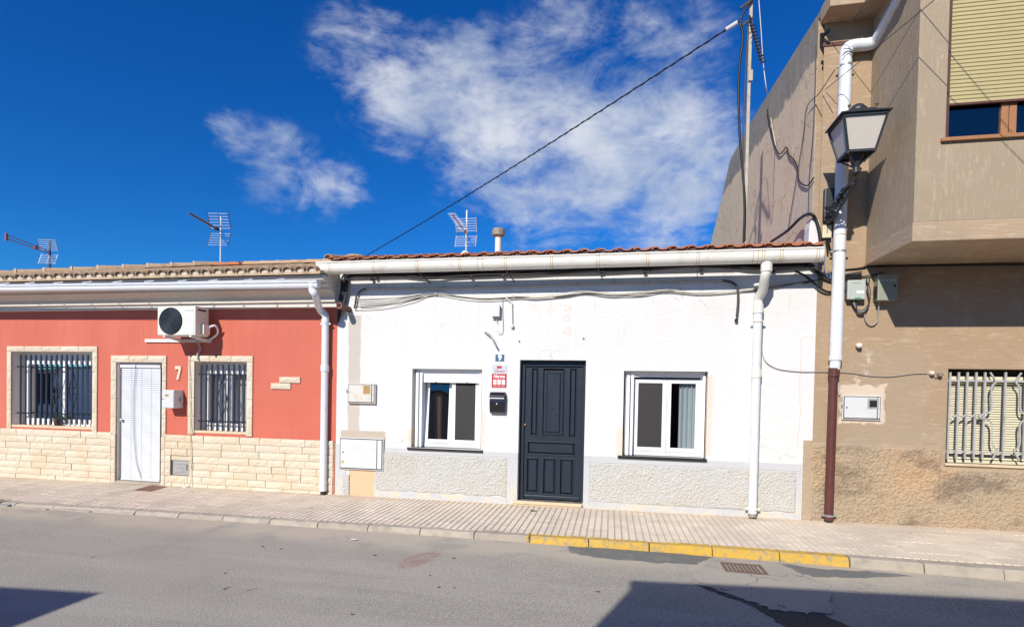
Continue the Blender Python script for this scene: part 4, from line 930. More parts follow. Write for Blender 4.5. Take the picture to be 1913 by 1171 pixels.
xr = at(606, 750, Yp).x; zt1 = at(608, 590, Yp).z; g0 = at(584, 533, -.57)
pipe('downpipe', 'pale white downpipe between the red house and the white house', [
    (sm([(g0.x, -.57, rz-.15), (g0.x, -.57, rz-.23), (g0.x+.03, -.54, rz-.29), (xr-.06, -.17, zt1+.10), (xr, Yp, zt1+.0), (xr, Yp, zt1-.1)], 6), r, 'pipe_white', 'offset_bend'),
    ([(xr, Yp, zt1-.09), (xr, Yp, gz(xr)+.06)], r, 'pipe_white', 'pipe'), ([(xr, Yp, gz(xr)+.07), (xr, Yp, gz(xr)-.02)], r*.8, 'gap_dark', 'outlet')],
    [((g0.x, -.57, rz-.15), r+.008, .06, 'pipe_white'), ((xr, Yp, at(606, 688, Yp).z), r+.012, .10, 'pipe_white'), ((xr, Yp, zt1-.08), r+.008, .07, 'pipe_white')], [((xr, Yp, at(607, 605, Yp).z), r, 'pipe_white')])
Yp = -.10; r = .062
xw = at(1411, 760, Yp).x; zt1 = at(1417, 566, Yp).z; gx = at(1432, 500, GY).x
pipe('downpipe', 'white downpipe with S bend on the white house front', [
    (sm([(gx, GY, zb0+.01), (gx, GY, zb0-.10), (gx-.01, GY+.03, zb0-.18), (xw+.03, -.20, zt1+.16), (xw, Yp, zt1+.06), (xw, Yp, zt1-.05)], 6), r, 'gutter_white', 'offset_bend'),
    ([(xw, Yp, zt1-.04), (xw, Yp, gz(xw)+.07)], r*.93, 'pipe_white', 'pipe'), ([(xw, Yp, gz(xw)+.08), (xw+.0, Yp-.02, gz(xw)+.01)], r*.8, 'cap_rust', 'outlet')],
    [((gx, GY, zb0-.06), r+.010, .11, 'gutter_white'), ((xw, Yp, zt1-.08), r+.006, .13, 'gutter_white'), ((xw, Yp, at(1411, 698, Yp).z), r+.004, .11, 'gutter_white'), ((xw+.0, Yp, at(1424, 525, GY+.1).z-.02), r+.004, .03, 'gutter_white')],
    [((xw, Yp, at(1416, 600, Yp).z), r, 'gutter_white'), ((xw, Yp, gz(xw)+.13), r, 'gutter_white')])
Yp = -.10; r = .077
xb_ = at(1571, 400, Yp).x; ztop = at(1592, 72, Yp).z; zc1 = at(1563, 672, Yp).z; zc2 = at(1558, 690, Yp).z
xd = at(1640, 62, Yp).x
xk = at(1556, 690, Yp).x; xf = at(1548, 970, -.08).x
big = pipe('downpipe', 'tall thick white downpipe turning brown at its foot on the brown house', [
    (sm([(xd+.02, -1.25, ztop+.30), (xd, -.75, ztop+.10), (xd-.02, -.25, ztop-.05), (xd-.04, Yp-.04, ztop-.09), (xd-.12, Yp, ztop-.10), (xb_+.10, Yp, ztop-.10), (xb_+.02, Yp, ztop-.13), (xb_, Yp, ztop-.22), (xb_, Yp, ztop-.4)], 6), r, 'pipe_white', 'top_bend'),
    ([(xb_, Yp, ztop-.38), (xb_-.012, Yp, zc1)], r, 'pipe_white', 'pipe'), ([(xb_-.012, Yp, zc1+.01), (xb_-.02, Yp, zc2)], r*.86, 'pipe_white', 'reducer'),
    ([(xb_-.03, Yp, zc2+.02), (xf, Yp+.02, gz(xf)+.03)], .056, 'brown_pipe', 'lower_pipe'), ([(xf, Yp+.02, gz(xf)+.06), (xf, Yp+.02, gz(xf)-.02)], .05, 'gap_dark', 'outlet')],
    [((xb_-.004, Yp, at(1569, 440, Yp).z), r+.004, .012, 'joint_grime'), ((xb_-.012, Yp, zc1+.02), r+.004, .06, 'pipe_white'), ((xb_-.026, Yp, zc2-.04), .068, .12, 'brown_pipe')],
    [((xb_, Yp, ztop-.36), r, 'galv'), ((xf+.003, Yp+.018, gz(xf)+.09), .056, 'galv'), ((xb_-.006, Yp, at(1569, 470, Yp).z), r, 'galv')])
# ================================================================ things on the red wall
X0, X1 = at(294, 600, -.455).x, at(365, 600, -.455).x; Z0, Z1 = at(330, 626, -.455).z, at(330, 571.5, -.455).z
ac = thing('air_conditioner', 'beige outdoor air conditioning unit with round black fan grille on bracket', 'air conditioner', ((X0+X1)/2, -.3, Z0))
MB().box(X0, X1, -.455, -.145, Z0, Z1).build('casing', 'beige_ac', ac, bevel=.014)
fc = Vector((at(318.5, 600, -.46).x, -.457, at(318.5, 599.5, -.46).z)); fr_ = min((Z1-Z0)*.465, fc.x-X0-.012)
MB().lathe(fc, [(fr_, .004), (fr_, -.006), (fr_*.97, -.012), (fr_*.93, -.004), (fr_*.2, -.002)], 40, 'y').build('fan_recess', 'fan_black', ac)
for k in range(7):
    q = fr_*(.24+.11*k); MB().tube(arc(fc+Vector((0, -.012, 0)), q, 0, 360, 36), .0055, 5, cap=False).build('fan_ring', 'ring_grey', ac)
for k in range(10): a = k*math.pi/5; MB().tube([fc+Vector((math.cos(a)*fr_*.2, -.008, math.sin(a)*fr_*.2)), fc+Vector((math.cos(a)*fr_*.94, -.008, math.sin(a)*fr_*.94))], .003, 4).build('fan_spoke', 'iron_navy', ac)
MB().lathe(fc, [(.005, -.018), (fr_*.2, -.016), (fr_*.22, -.008)], 20, 'y').build('fan_hub', 'iron_black', ac)
a0, a1 = at(343, 600, -.457).x, at(362, 600, -.457).x
MB().box(a0-.02, a1, -.4605, -.455, Z0+.03, Z1-.04).build('service_panel', 'beige_ac', ac, bevel=.004)
for py in (593, 597.5, 602): z = at(352, py, -.46).z; MB().box(a0, a1-.02, -.4618, -.4605, z-.003, z+.003).build('groove', 'box_grey', ac)
zt2_ = at(352, 580, -.46).z; xt = at(353, 580, -.46).x
text('brand_lettering', 'BOSCH', 'ac_text', ac, (xt+.02, -.4612, zt2_), .034, .0006, xs=1.1)
MB().tube(arc((xt-.075, -.462, zt2_), .012, 0, 360, 14), .0018, 4).build('brand_ring', 'ac_text', ac)
MB().box(X1, X1+.055, -.33, -.18, Z0+.03, Z0+.19).build('valve_cover', 'beige_ac', ac, bevel=.006)
MB().box(X1-.001, X1+.004, -.40, -.22, Z1-.07, Z1-.045).build('carry_slot', 'gap_dark', ac)
MB().tube(sm([(X1+.05, -.22, Z0+.15), (X1+.12, -.16, Z0+.19), (X1+.13, -.10, Z0+.14), (X1+.09, -.06, Z0+.06), (X1-.05, -.04, Z0-.02), (X1-.2, -.04, Z0-.05)], 6), .018, 8).build('hose', 'white_pvc', ac, smooth=True)
MB().tube(sm([(X1-.28, -.12, Z0-.04), (X1-.25, -.07, Z0-.12), (X1-.24, -.05, Z0-.2), (X1-.29, -.05, Z0-.28), (X1-.28, -.06, Z0-.38)], 6), .014, 8).build('drain_hose', 'conduit_paint', ac, smooth=True)
br = thing('bracket', 'white steel wall bracket carrying the air conditioning unit', 'bracket', (X0, -.05, Z0-.06))
MB().box(at(273, 628).x, X1-.05, -.03, -.002, Z0-.075, Z0-.02).build('wall_rail', 'steel_white', br, bevel=.004)
for x in (X0+.12, X1-.10): MB().prism([(x, -.03, Z0-.03), (x, -.47, Z0-.004), (x, -.47, Z0-.032), (x, -.03, Z0-.085)], (.035, 0, 0)).build('arm', 'steel_white', br, bevel=.003)
# letterbox
xl1 = at(343, 740).x; dl = onX(325, 742, xl1).y; xl0 = at(302, 742, dl).x; zl0, zl1 = at(313, 762, dl).z, at(313, 728, dl).z
lb = thing('letterbox', 'white metal letterbox beside the blind door on the red wall', 'letterbox', ((xl0+xl1)/2, dl/2, zl0))
MB().box(xl0, xl1, dl, -.002, zl0, zl1).build('box', 'cabinet', lb, bevel=.005)
MB().box(xl0+.008, xl1-.008, dl-.006, dl-.001, zl0+.01, zl1-.03).build('door', 'cabinet', lb, bevel=.003)
MB().box(xl0+.07, xl0+.14, dl-.008, dl-.006, zl1-.11, zl1-.075).build('name_slot', 'tan_plastic', lb)
MB().lathe((xl0+.03, dl-.006, (zl0+zl1)/2), [(.005, -.008), (.009, -.006), (.01, 0)], 10, 'y').build('lock', 'gap_dark', lb)
MB().tube([(xl1, dl*.35, zl0+.14), (xl1+.05, dl*.35, zl0+.14)], .02, 10).build('valve', 'cap_rust', lb)
# house number 7
c7 = at(334, 696)
s7 = .0104
n7 = thing('house_number', 'cream clay numeral seven on the red wall above letterbox', 'house number', (c7.x, 0, c7.z-.12))
P7 = [(-6, 11), (6, 11), (6, 6), (1.5, -12), (-3.5, -12), (1, 5), (-2.5, 5.5), (-5.5, 4)]
MB().prism([(c7.x+x*s7, -.022, c7.z+z*s7) for x, z in P7], (0, .021, 0)).build('numeral', 'number_clay', n7, bevel=.006)
# water meter hatch low in the stone plinth
hx = rect(321, 858, 356, 889)
hm = thing('meter_hatch', 'grey metal water meter hatch set in the stone plinth', 'meter hatch', ((hx[0]+hx[1])/2, 0, hx[2]))
MB().box(hx[0]+.004, hx[1]-.004, -.014, -.002, hx[2]+.004, hx[3]-.004).build('frame', 'gap_dark', hm)
MB().box(hx[0]+.04, hx[1]-.008, -.022, -.014, hx[2]+.012, hx[3]-.012).build('door', 'meter_grey', hm, bevel=.004)
for k, w_ in ((.75, .20), (.5, .13), (.22, .22)): z = hx[2]+(hx[3]-hx[2])*k; xc = (hx[0]+hx[1])/2+.015; MB().box(xc-w_/2, xc+w_/2, -.0245, -.022, z-.008, z+.008).build('raised_lettering', 'galv', hm)
MB().box(hx[1]-.06, hx[1]-.045, -.027, -.022, hx[2]+.10, hx[2]+.2).build('latch', 'gap_dark', hm)
ct = at(353.5, 700, -.03)
MB().tube(sm([at(354, 668, -.045), at(354.5, 740, -.055), at(356, 830, -.06), at(356.5, 885, -.06), at(355, 905, -.08), at(345, 912, -.12)], 6), .006, 7).build('drain_tube', 'step_stone', smooth=True)
tag([o for o in C.objects if o.name == 'drain_tube'][0], 'thin cream drain tube running down the stone plinth to the pavement', 'tube')
MB().tube(sm([at(351, 906, -.055), at(349, 909, -.07), at(344, 911.5, -.13)], 5), .03, 9).build('drain_spout', 'pipe_white', smooth=True)
tag([o for o in C.objects if o.name == 'drain_spout'][0], 'short white drain spout at the foot of stone plinth', 'pipe')
# ================================================================ things on the white wall
def cabinet(name, label, px, mat, Y, frame='gap_dark'):
    x0, x1, z0, z1 = rect(*px, 0)
    t = thing(name, label, 'meter cabinet', ((x0+x1)/2, 0, z0))
    MB().box(x0, x1, -Y, -.001, z0, z1).build('case', mat, t, bevel=.004)
    MB().box(x0+.012, x1-.012, -Y-.0015, -Y-.0005, z0+.012, z1-.012).build('seam', frame, t)
    return t, x0, x1, z0, z1
t, x0, x1, z0, z1 = cabinet('meter_cabinet', 'large white electric meter cabinet low on white wall by downpipe', (636, 816, 717, 879), 'cabinet', .035)
MB().box(x0+.024, x1-.112, -.042, -.0365, z0+.028, z1-.026).build('door', 'cabinet', t, bevel=.003); MB().box(x1-.10, x1-.026, -.042, -.0365, z0+.028, z1-.026).build('side_strip', 'cabinet', t, bevel=.003)
MB().lathe((x0+.07, -.042, (z0+z1)/2+.02), [(.006, -.006), (.012, -.005), (.012, 0)], 10, 'y').build('lock', 'gap_dark', t)
a = Vector((x0+.065, -.0425, z0+.13)); MB().prism([(a.x-.035, -.0435, a.z-.03), (a.x+.035, -.0435, a.z-.03), (a.x, -.0435, a.z+.03)], (0, .0012, 0)).build('warning_triangle', 'shutter_yellow', t)
MB().prism([(a.x-.004, -.0442, a.z-.018), (a.x+.008, -.0442, a.z-.002), (a.x, -.0442, a.z-.002), (a.x+.006, -.0442, a.z+.016), (a.x-.008, -.0442, a.z-.006), (a.x, -.0442, a.z-.006)], (0, .0006, 0)).build('flash_mark', 'gap_dark', t)
t, x0, x1, z0, z1 = cabinet('meter_cabinet', 'small weathered white meter cabinet with tan window on white wall', (652, 716, 703, 754), 'cabinet_old', .05)
MB().box(x0+.02, x1-.064, -.057, -.0515, z0+.024, z1-.02).build('door', 'cabinet_old', t, bevel=.003); MB().box(x1-.053, x1-.02, -.057, -.0515, z0+.024, z1-.02).build('side_strip', 'cabinet_old', t, bevel=.003)
MB().box(x1-.20, x1-.085, -.0595, -.057, z1-.165, z1-.03).build('meter_window', 'tan_plastic', t, bevel=.003)
MB().lathe((x0+.035, -.057, (z0+z1)/2+.03), [(.006, -.008), (.014, -.006), (.014, 0)], 10, 'y').build('lock', 'galv', t); MB().box(x0-.02, x0+.002, -.04, -.002, (z0+z1)/2, (z0+z1)/2+.06).build('hinge', 'gap_dark', t)
# number plate 9
x0, x1, z0, z1 = rect(924, 660, 944, 677)
t = thing('house_number', 'blue enamel plate with white number nine beside dark door', 'house number', ((x0+x1)/2, 0, z0))
MB().box(x0, x1, -.006, -.0005, z0, z1).build('plate', 'sign_white', t); MB().box(x0+.014, x1-.014, -.009, -.006, z0+.014, z1-.014).build('blue_field', 'sign_blue', t, bevel=.003, seg=2)
text('numeral', '9', 'sign_white', t, ((x0+x1)/2, -.0098, (z0+z1)/2), .125, .0008, off=.004)
# alarm sign
x0, x1, z0, z1 = rect(919.5, 681.5, 946, 724); W_ = x1-x0; H_ = z1-z0; xc = (x0+x1)/2; zz = z0+H_*.605
t = thing('alarm_sign', 'red and pale blue alarm company sign above the black mailbox', 'sign', (xc, 0, z0))
MB().box(x0, x1, -.006, -.001, z0, z1).build('plate', 'sign_red', t); MB().box(x0, x1, -.0075, -.0062, zz, z1).build('pale_field', 'sign_pale', t)
MB().box(xc-W_*.17, xc+W_*.16, -.009, -.0076, z1-H_*.155, z1-H_*.045).build('emblem', 'sign_red', t)
for i in (-1, 0, 1): MB().lathe((xc+i*W_*.1, -.0092, z1-H_*.1), [(.006, -.0004), (.007, 0)], 10, 'y').build('emblem_dot', 'ant_red', t)
text('script_lettering', 'Direct', 'sign_red', t, (xc, -.0086, z1-H_*.275), .072, .0005, shear=.35, xs=.85)
text('lettering', 'Alarma', 'sign_white', t, (xc, -.0072, zz-H_*.105), .068, .0006, off=.0018, xs=.92)
text('small_lettering', 'con aviso a Policía', 'sign_white', t, (xc, -.0068, zz-H_*.2), .022, .0004, xs=1.0)
for i in (-1, 0, 1):
    a = xc+i*W_*.29; zq = z0+H_*.235; MB().box(a-W_*.115, a+W_*.115, -.0078, -.0062, zq-H_*.11, zq+H_*.11).build('pictogram', 'sign_white', t, bevel=.002)
    for k in range(3): MB().box(a-W_*.07, a+W_*.07*(1-.3*k*(i == 1)), -.0088, -.0079, zq-H_*.07+k*H_*.05, zq-H_*.05+k*H_*.05).build('pictogram_line', 'sign_grey', t)
for a, b in ((-.40, -.12), (-.08, .10), (.14, .40)): MB().box(xc+W_*a, xc+W_*b, -.0072, -.0062, z0+H_*.045, z0+H_*.06).build('small_print', 'sign_white', t)
# black mailbox with curved front
x0, x1, z0, z1 = rect(917.5, 732.5, 944, 772); H_ = z1-z0
t = thing('mailbox', 'glossy black curved mailbox on white wall below the alarm sign', 'mailbox', ((x0+x1)/2, 0, z0))
pfm = [(0, z0), (-.05, z0), (-.085, z0+.02), (-.105, z0+H_*.3), (-.11, z0+H_*.55), (-.10, z0+H_*.72)]; pft = [(0, z0+H_*.72), (-.102, z0+H_*.72), (-.092, z0+H_*.86), (-.07, z0+H_*.95), (-.04, z1), (0, z1)]
MB().prism([(x0, y, z) for y, z in pfm]+[(x0, 0, z0+H_*.72)], (x1-x0, 0, 0)).build('body', 'mailbox_black', t, bevel=.006)
MB().prism([(x0-.004, y-.006, z+.004) for y, z in pft], (x1-x0+.008, 0, 0)).build('lid', 'mailbox_black', t, bevel=.006)
MB().box(x0+.003, x1-.003, -.1125, -.1, z0+H_*.69, z0+H_*.735).build('slot_trim', 'alu_dull', t, bevel=.004)
MB().lathe(((x0+x1)/2, -.111, z0+H_*.45), [(.006, -.005), (.011, -.004), (.011, 0)], 10, 'y').build('lock', 'alu_dull', t)
# junction box, stub pipes
x0, x1, z0, z1 = rect(920, 570, 934.5, 592)
t = thing('junction_box', 'small white junction box high on the white wall', 'junction box', ((x0+x1)/2, 0, z0))
MB().box(x0, x1, -.07, -.001, z0, z1).build('case', 'cabinet', t, bevel=.005); MB().box(x0-.004, x1+.004, -.082, -.07, z0-.004, z1+.004).build('lid', 'cabinet', t, bevel=.004)
for dx_ in (.3, .6): xx = x0+(x1-x0)*dx_; MB().tube([(xx, -.035, z0), (xx, -.035, z0-.035)], .009, 8).build('gland', 'joint_grime', t)
MB().tube(sm([(x0+(x1-x0)*.6, -.035, z0-.03), (x0+(x1-x0)*.7, -.03, z0-.10)], 4), .005, 6).build('tail', 'grey_cable', t)
def wire(name, label, cat, pts, r, mat, n=6, k=6): 
    o = MB().tube(sm(pts, n), r, k).build(name, mat, smooth=True); return tag(o, label, cat)
wire('wire', 'thin grey wire hanging in a loop beside the white junction box', 'cable', [at(939, 556, -.02), at(939, 580, -.015), at(940, 608, -.015), at(939, 620, -.02), at(934, 624, -.02), at(929, 618, -.015)], .004, 'grey_cable')
t = thing('conduit', 'short painted conduit with knob end hanging below the cables', 'conduit', at(957, 612))
MB().tube([at(945, 556, -.03), at(956, 566, -.03), at(956.5, 604, -.03)], .011, 8).build('pipe', 'white_cable', t); MB().lathe(at(957, 609, -.03), [(.012, -.03), (.026, -.02), (.026, .01), (.012, .03)], 10).build('knob', 'porcelain', t, smooth=True)
t = thing('stub_pipe', 'bent grey stub pipe sticking out below the junction box', 'pipe', at(915, 630))
MB().tube(sm([at(906, 621, -.002), at(909, 621, -.07), at(917, 628, -.09), at(923, 640, -.09), at(927, 647, -.08)], 5), .014, 8).build('pipe', 'conduit_paint', t, smooth=True)
t = thing('stub_pipe', 'dark red plastic stub pipe poking out of the wall corner', 'pipe', (-4.206, -.15, 2.93))
MB().tube([(-4.206, -.30, 2.976), (-4.19, .0, 2.96)], .05, 16).build('pipe', 'brown_pipe', t, smooth=True); MB().lathe((-4.206, -.301, 2.976), [(.005, .003), (.037, .002), (.038, .0)], 16, 'y').build('bore', 'gap_dark', t)
MB().tube(arc((-4.206, -.302, 2.976), .045, 0, 360, 16, (1, 0, 0), (0, 0, 1)), .006, 5).build('rim', 'tile_terracotta', t)
# little white pier where the eave meets the brown house
MB().prism([(2.60, -.02, 3.64), (2.745, -.02, 3.64), (2.745, -.02, 4.05), (2.72, -.02, 4.12), (2.64, -.02, 4.14), (2.61, -.02, 4.02)], (0, .2, 0)).build('pier', 'white_wall', wh, bevel=.006)
# ================================================================ cables
def bundle(name, label, paths, mats, rs, clips=(), clipm='black_cable', cat='cable'):
    t = thing(name, label, cat, paths[0][len(paths[0])//2])
    for p, m_, r in zip(paths, mats, rs): MB().tube(sm(p, 5), r, 6).build('cable', m_, t, smooth=True)
    for c_ in clips: c_ = Vector(c_); MB().tube([c_+Vector((-.02, 0, 0)), c_+Vector((.02, 0, 0))], .024, 8).build('clip', clipm, t)
    return t
def jit(pts, a, Y0, amp=2.0): return [at(px+R_(-8, 8), py+a+R_(-amp, amp), Y0+R_(-.012, .012)) for px, py in pts]
L1 = [(650, 521), (690, 518), (740, 519), (800, 520), (860, 518), (920, 516), (980, 514), (1040, 513), (1100, 510), (1160, 507), (1220, 504), (1280, 502), (1340, 501), (1400, 503), (1460, 505), (1508, 501)]
paths = []; mats = []; rs = []
for k in range(9):
    p = jit(L1, -9+k*.8, -.035-.008*(k % 4), 2.0); p = [at(631+k*.6, 604-k*2, -.03-.01*(k % 3)), at(633+k, 572, -.05-.012*(k % 3)), at(637+k*1.6, 540-k, -.07)] + p
    if k < 5: p += [at(1530, 506+k*2, -.05), at(1560, 515+k*3, -.03), at(1610, 508+k*4, -.04)]
    paths.append(p); mats.append('black_cable' if k % 4 else 'ant_dark'); rs.append(R_(.008, .015))
bundle('cable_bundle', 'thick black cable bundle strung under the white house gutter', paths, mats, rs, [at(px, py, -.05) for px, py in ((695, 522), (703, 519), (881, 517), (940, 515), (1125, 508), (1205, 508), (1215, 503), (1310, 504), (1445, 506))])
L2 = [(965, 553), (1005, 554), (1050, 550), (1095, 545), (1141, 549), (1195, 547), (1245, 542), (1310, 546), (1394, 540), (1440, 534), (1520, 522)]
L2l = [(912, 556), (863, 553), (815, 547), (769, 555), (717, 563), (668, 566)]
paths = []; mats = []; rs = []
for k in range(6):
    L = [(px, py+((k-2.5)*3.0*min(1, (815-px)/100) if px < 815 else 0)) for px, py in L2l[::-1]]
    paths.append(jit(L+L2, k*.9, -.025, 1.3)); mats.append(('white_cable', 'conduit_paint', 'white_cable', 'grey_cable', 'black_cable', 'white_cable')[k]); rs.append(.0055)
bundle('cable_bundle', 'pale thin wires sagging across the white wall below the eave', paths, mats, rs, [at(815, 549, -.025), at(1245, 543, -.025), at(960, 555, -.02)], 'grey_cable')
t = thing('conduit', 'straight painted conduit with black curved ends under the eave', 'conduit', at(1000, 535))
MB().tube([at(683, 539, -.03), at(769, 539, -.03), at(886, 536.6, -.03), at(960, 535, -.03), at(1079, 530, -.03), at(1352, 524, -.03)], .014, 8).build('pipe', 'conduit_paint', t, smooth=True)
MB().tube(sm([at(685, 539, -.03), at(674, 543, -.035), at(666, 553, -.04), at(664, 566, -.04), at(662, 576, -.03)], 5), .014, 8).build('end_bend', 'ant_dark', t, smooth=True)
MB().tube(sm([at(1350, 524, -.03), at(1366, 527, -.035), at(1377, 537, -.04), at(1379, 560, -.04), at(1376.5, 592, -.04)], 5), .017, 8).build('end_bend', 'ant_dark', t, smooth=True); MB().lathe(at(1375.5, 598, -.04), [(.012, -.02), (.024, -.015), (.024, .012), (.012, .02)], 10).build('end_cap', 'black_cable', t)
for px in (709, 769, 828, 889, 945, 1012, 1079, 1147, 1214, 1283): a = at(px, 539-(px-683)*.0224, -.03); MB().box(a.x-.012, a.x+.012, -.05, -.002, a.z-.02, a.z+.02).build('clip', 'conduit_paint', t)
wire('cable', 'thin cream wire running down beside the white downpipe and across to the brown wall', 'cable', [at(1424, 555, -.02), at(1425, 610, -.015), at(1425, 664, -.015), at(1446, 686, -.02), at(1490, 694, -.015), at(1540, 694, -.02), at(1590, 696, -.02), at(1625, 702, -.015), at(1665, 703, -.015), at(1705, 698, -.015), at(1733, 697, -.02)], .0055, 'grey_cable')
t = thing('insulator', 'pair of small porcelain insulators on brown wall at wire end', 'insulator', at(1745, 698))
for px, py, m_ in ((1738, 697, 'porcelain'), (1753, 700, 'cap_rust')): MB().lathe(at(px, py), [(.012, -.07), (.028, -.06), (.018, -.045), (.03, -.03), (.03, -.01), (.018, 0)], 12, 'y').build('knob', m_, t, smooth=True)
MB().tube(sm([at(1742, 697, -.03), at(1750, 702, -.05), at(1757, 700, -.04), at(1758, 694, -.03)], 5), .006, 6).build('tie_wire', 'cap_rust', t)
t = thing('wall_knob', 'small white porcelain knob on the brown wall above meter', 'knob', at(1602, 648)); MB().lathe(at(1602, 646), [(.01, -.085), (.033, -.08), (.036, -.03), (.028, 0)], 12, 'y').build('knob', 'porcelain', t, smooth=True)
# loops between the two houses
for k, (lab, pts, r, m_) in enumerate((
    ('thick black cable drooping from the eave to the brown house corner', [at(1485, 506, -.05), at(1505, 516, -.06), at(1522, 530, -.06), at(1540, 543, -.05), at(1562, 546, -.03), at(1590, 540, -.02)], .016, 'black_cable'),
    ('black cable rising over the little white pier above the gutter', [onX(1440, 452, 2.6), onX(1470, 432, 2.62), onX(1495, 408, 2.66), at(1513, 400, -.03), at(1524, 410, -.04), at(1531, 435, -.05), at(1534, 470, -.05)], .022, 'black_cable'),
    ('blue wires hanging at the corner below the gutter end', [at(1541, 478, -.04), at(1540, 500, -.04), at(1545, 515, -.05), at(1552, 520, -.05), at(1548, 505, -.03)], .006, 'blue_cable'),
    ('black wire crossing behind the white downpipe above the grey boxes', [at(1535, 516, -.03), at(1565, 506, -.012), at(1600, 502, -.012), at(1617, 499, -.02), at(1640, 497, -.02), at(1913, 494, -.02)], .012, 'black_cable'),
    ('dark wire slanting from the eave down to the grey box', [at(1500, 530, -.04), at(1540, 520, -.03), at(1570, 516, -.012), at(1600, 517, -.02), at(1625, 515, -.03), at(1650, 510, -.06)], .008, 'black_cable'))):
    wire('cable', lab, 'cable', pts, r, m_)
# boxes under the bay
def cbox(name, label, px, Y, mat, bottom=True):
    a = at(px[0], px[1], -Y); b = at(px[2], px[3], -Y); t = thing(name, label, 'junction box', ((a.x+b.x)/2, 0, b.z))
    MB().box(a.x+.01, b.x-.01, -Y+.02, -.001, b.z+.01, a.z-.01).build('back_case', mat, t, bevel=.006); MB().box(a.x, b.x, -Y, -Y+.03, b.z, a.z).build('cover', mat, t, bevel=.012); return t, a, b
t, a, b = cbox('junction_box', 'pale grey telecom box in sunlight beside tall white downpipe', (1584, 523, 1617, 559), .11, 'box_grey')
MB().box(a.x+.06, b.x-.06, -.1125, -.11, a.z-.05, a.z-.03).build('label_strip', 'meter_grey', t); MB().box(b.x-.11, b.x-.02, -.1125, -.11, b.z+.08, b.z+.115).build('sticker', 'sign_white', t)
for k in range(6): MB().box(a.x-.002, a.x+.012, -.09, -.02, a.z-.06-.035*k, a.z-.05-.035*k).build('vent_slot', 'meter_grey', t)
MB().box(a.x+.09, a.x+.17, -.113, -.11, b.z+.01, b.z+.025).build('green_strip', 'green_cable', t)
t, a, b = cbox('junction_box', 'olive grey telecom box half in the shadow of the bay', (1641, 512, 1677, 561), .16, 'box_olive')
for k in range(4): MB().box(a.x+.03+.05*k, a.x+.065+.05*k, -.1625, -.16, a.z-.095, a.z-.07).build('stamp', 'box_grey', t)
for k in range(6): MB().box(a.x-.003, a.x+.01, -.13, -.03, b.z+.04+.03*k, b.z+.05+.03*k).build('vent_slot', 'gap_dark', t)
MB().box(b.x-.05, b.x-.03, -.166, -.16, (a.z+b.z)/2, (a.z+b.z)/2+.035).build('latch', 'gap_dark', t)
pl_ = []; 
for k in range(6): pl_.append([at(1590+k*2, 561, -.05), at(1595+k, 572, -.05), at(1603, 580+k*.8, -.06), at(1615, 578+k, -.07), at(1624, 564, -.06), at(1625-k, 540, -.05), at(1619+k, 525, -.04), at(1622, 516, -.03)])
bundle('cable_loop', 'tangle of dark wires looping below the pale grey telecom box', pl_, ['black_cable', 'blue_cable', 'grey_cable', 'green_cable', 'black_cable', 'ant_dark'], [.008, .006, .007, .006, .009, .007])
wire('cable', 'single grey cable hanging in a loop below the olive box', 'cable', [at(1616, 578, -.04), at(1616, 594, -.03), at(1622, 605, -.03), at(1631, 607, -.03), at(1639, 600, -.03), at(1641, 585, -.04), at(1642, 570, -.06), at(1644, 562, -.08)], .009, 'grey_cable')
# meter hatch on brown wall
t, x0, x1, z0, z1 = cabinet('meter_cabinet', 'white meter cabinet with dark little window on the brown wall', (1573, 738, 1644, 785), 'cabinet', .03)
MB().box(x0+.022, x1-.054, -.037, -.0315, z0+.026, z1-.022).build('door', 'cabinet', t, bevel=.003); MB().box(x1-.044, x1-.02, -.037, -.0315, z0+.026, z1-.022).build('side_strip', 'cabinet', t, bevel=.003)
a_, b_2, c_2, d_2 = rect(1621, 744, 1642, 764, -.04); MB().box(a_, b_2, -.0395, -.0371, c_2, d_2).build('meter_window', 'meter_grey', t, bevel=.002); MB().box(a_+.025, b_2-.025, -.041, -.0396, c_2+.025, d_2-.025).build('meter_dial', 'iron_black', t)
MB().lathe((x0+.05, -.037, (z0+z1)/2+.0), [(.005, -.005), (.010, -.004), (.010, 0)], 10, 'y').build('lock', 'gap_dark', t); MB().box(x0-.01, x0+.004, -.034, -.002, (z0+z1)/2, (z0+z1)/2+.04).build('hinge', 'galv', t)
wire('conduit', 'short blue grey conduit beside the brown pipe above the meter', 'conduit', [at(1567, 690, -.02), at(1567, 705, -.02), at(1566, 722, -.02), at(1568, 738, -.02)], .012, 'box_grey')
# ================================================================ street lamp on the corner
LX, LY, LZ0, LZ1 = 2.885, -.76, 4.655, 5.07
lt = thing('street_lamp', 'black iron wall lantern with frosted panes on scrolled bracket', 'street lamp', (LX, LY, 4.2))
hb, ht, ro = .148, .235, .27
def ring4(h, z): return [Vector((LX+sx*h, LY+sy*h, z)) for sx, sy in ((-1, -1), (1, -1), (1, 1), (-1, 1))]
B4, T4 = ring4(hb, LZ0), ring4(ht, LZ1-.02)
for i in range(4):
    MB().bar(B4[i], T4[i], .024).build('corner_post', 'lamp_iron', lt); j = (i+1) % 4
    MB().bar(B4[i], B4[j], .028).build('bottom_rail', 'lamp_iron', lt); MB().bar(T4[i], T4[j], .026).build('top_rail', 'lamp_iron', lt)
    cI = (B4[i]+B4[j]+T4[i]+T4[j])/4; sh_ = lambda v: v+(Vector((LX, LY, v.z))-v)*.03
    MB().quad(sh_(B4[i]), sh_(B4[j]), sh_(T4[j]), sh_(T4[i])).build('pane', 'frosted', lt).modifiers.new('t', 'SOLIDIFY').thickness = .004
rf4 = ring4(ro, LZ1-.005); r2 = ring4(ro+.004, LZ1+.008); r3 = ring4(.15, LZ1+.075); r4 = ring4(.13, LZ1+.10); mb = MB()
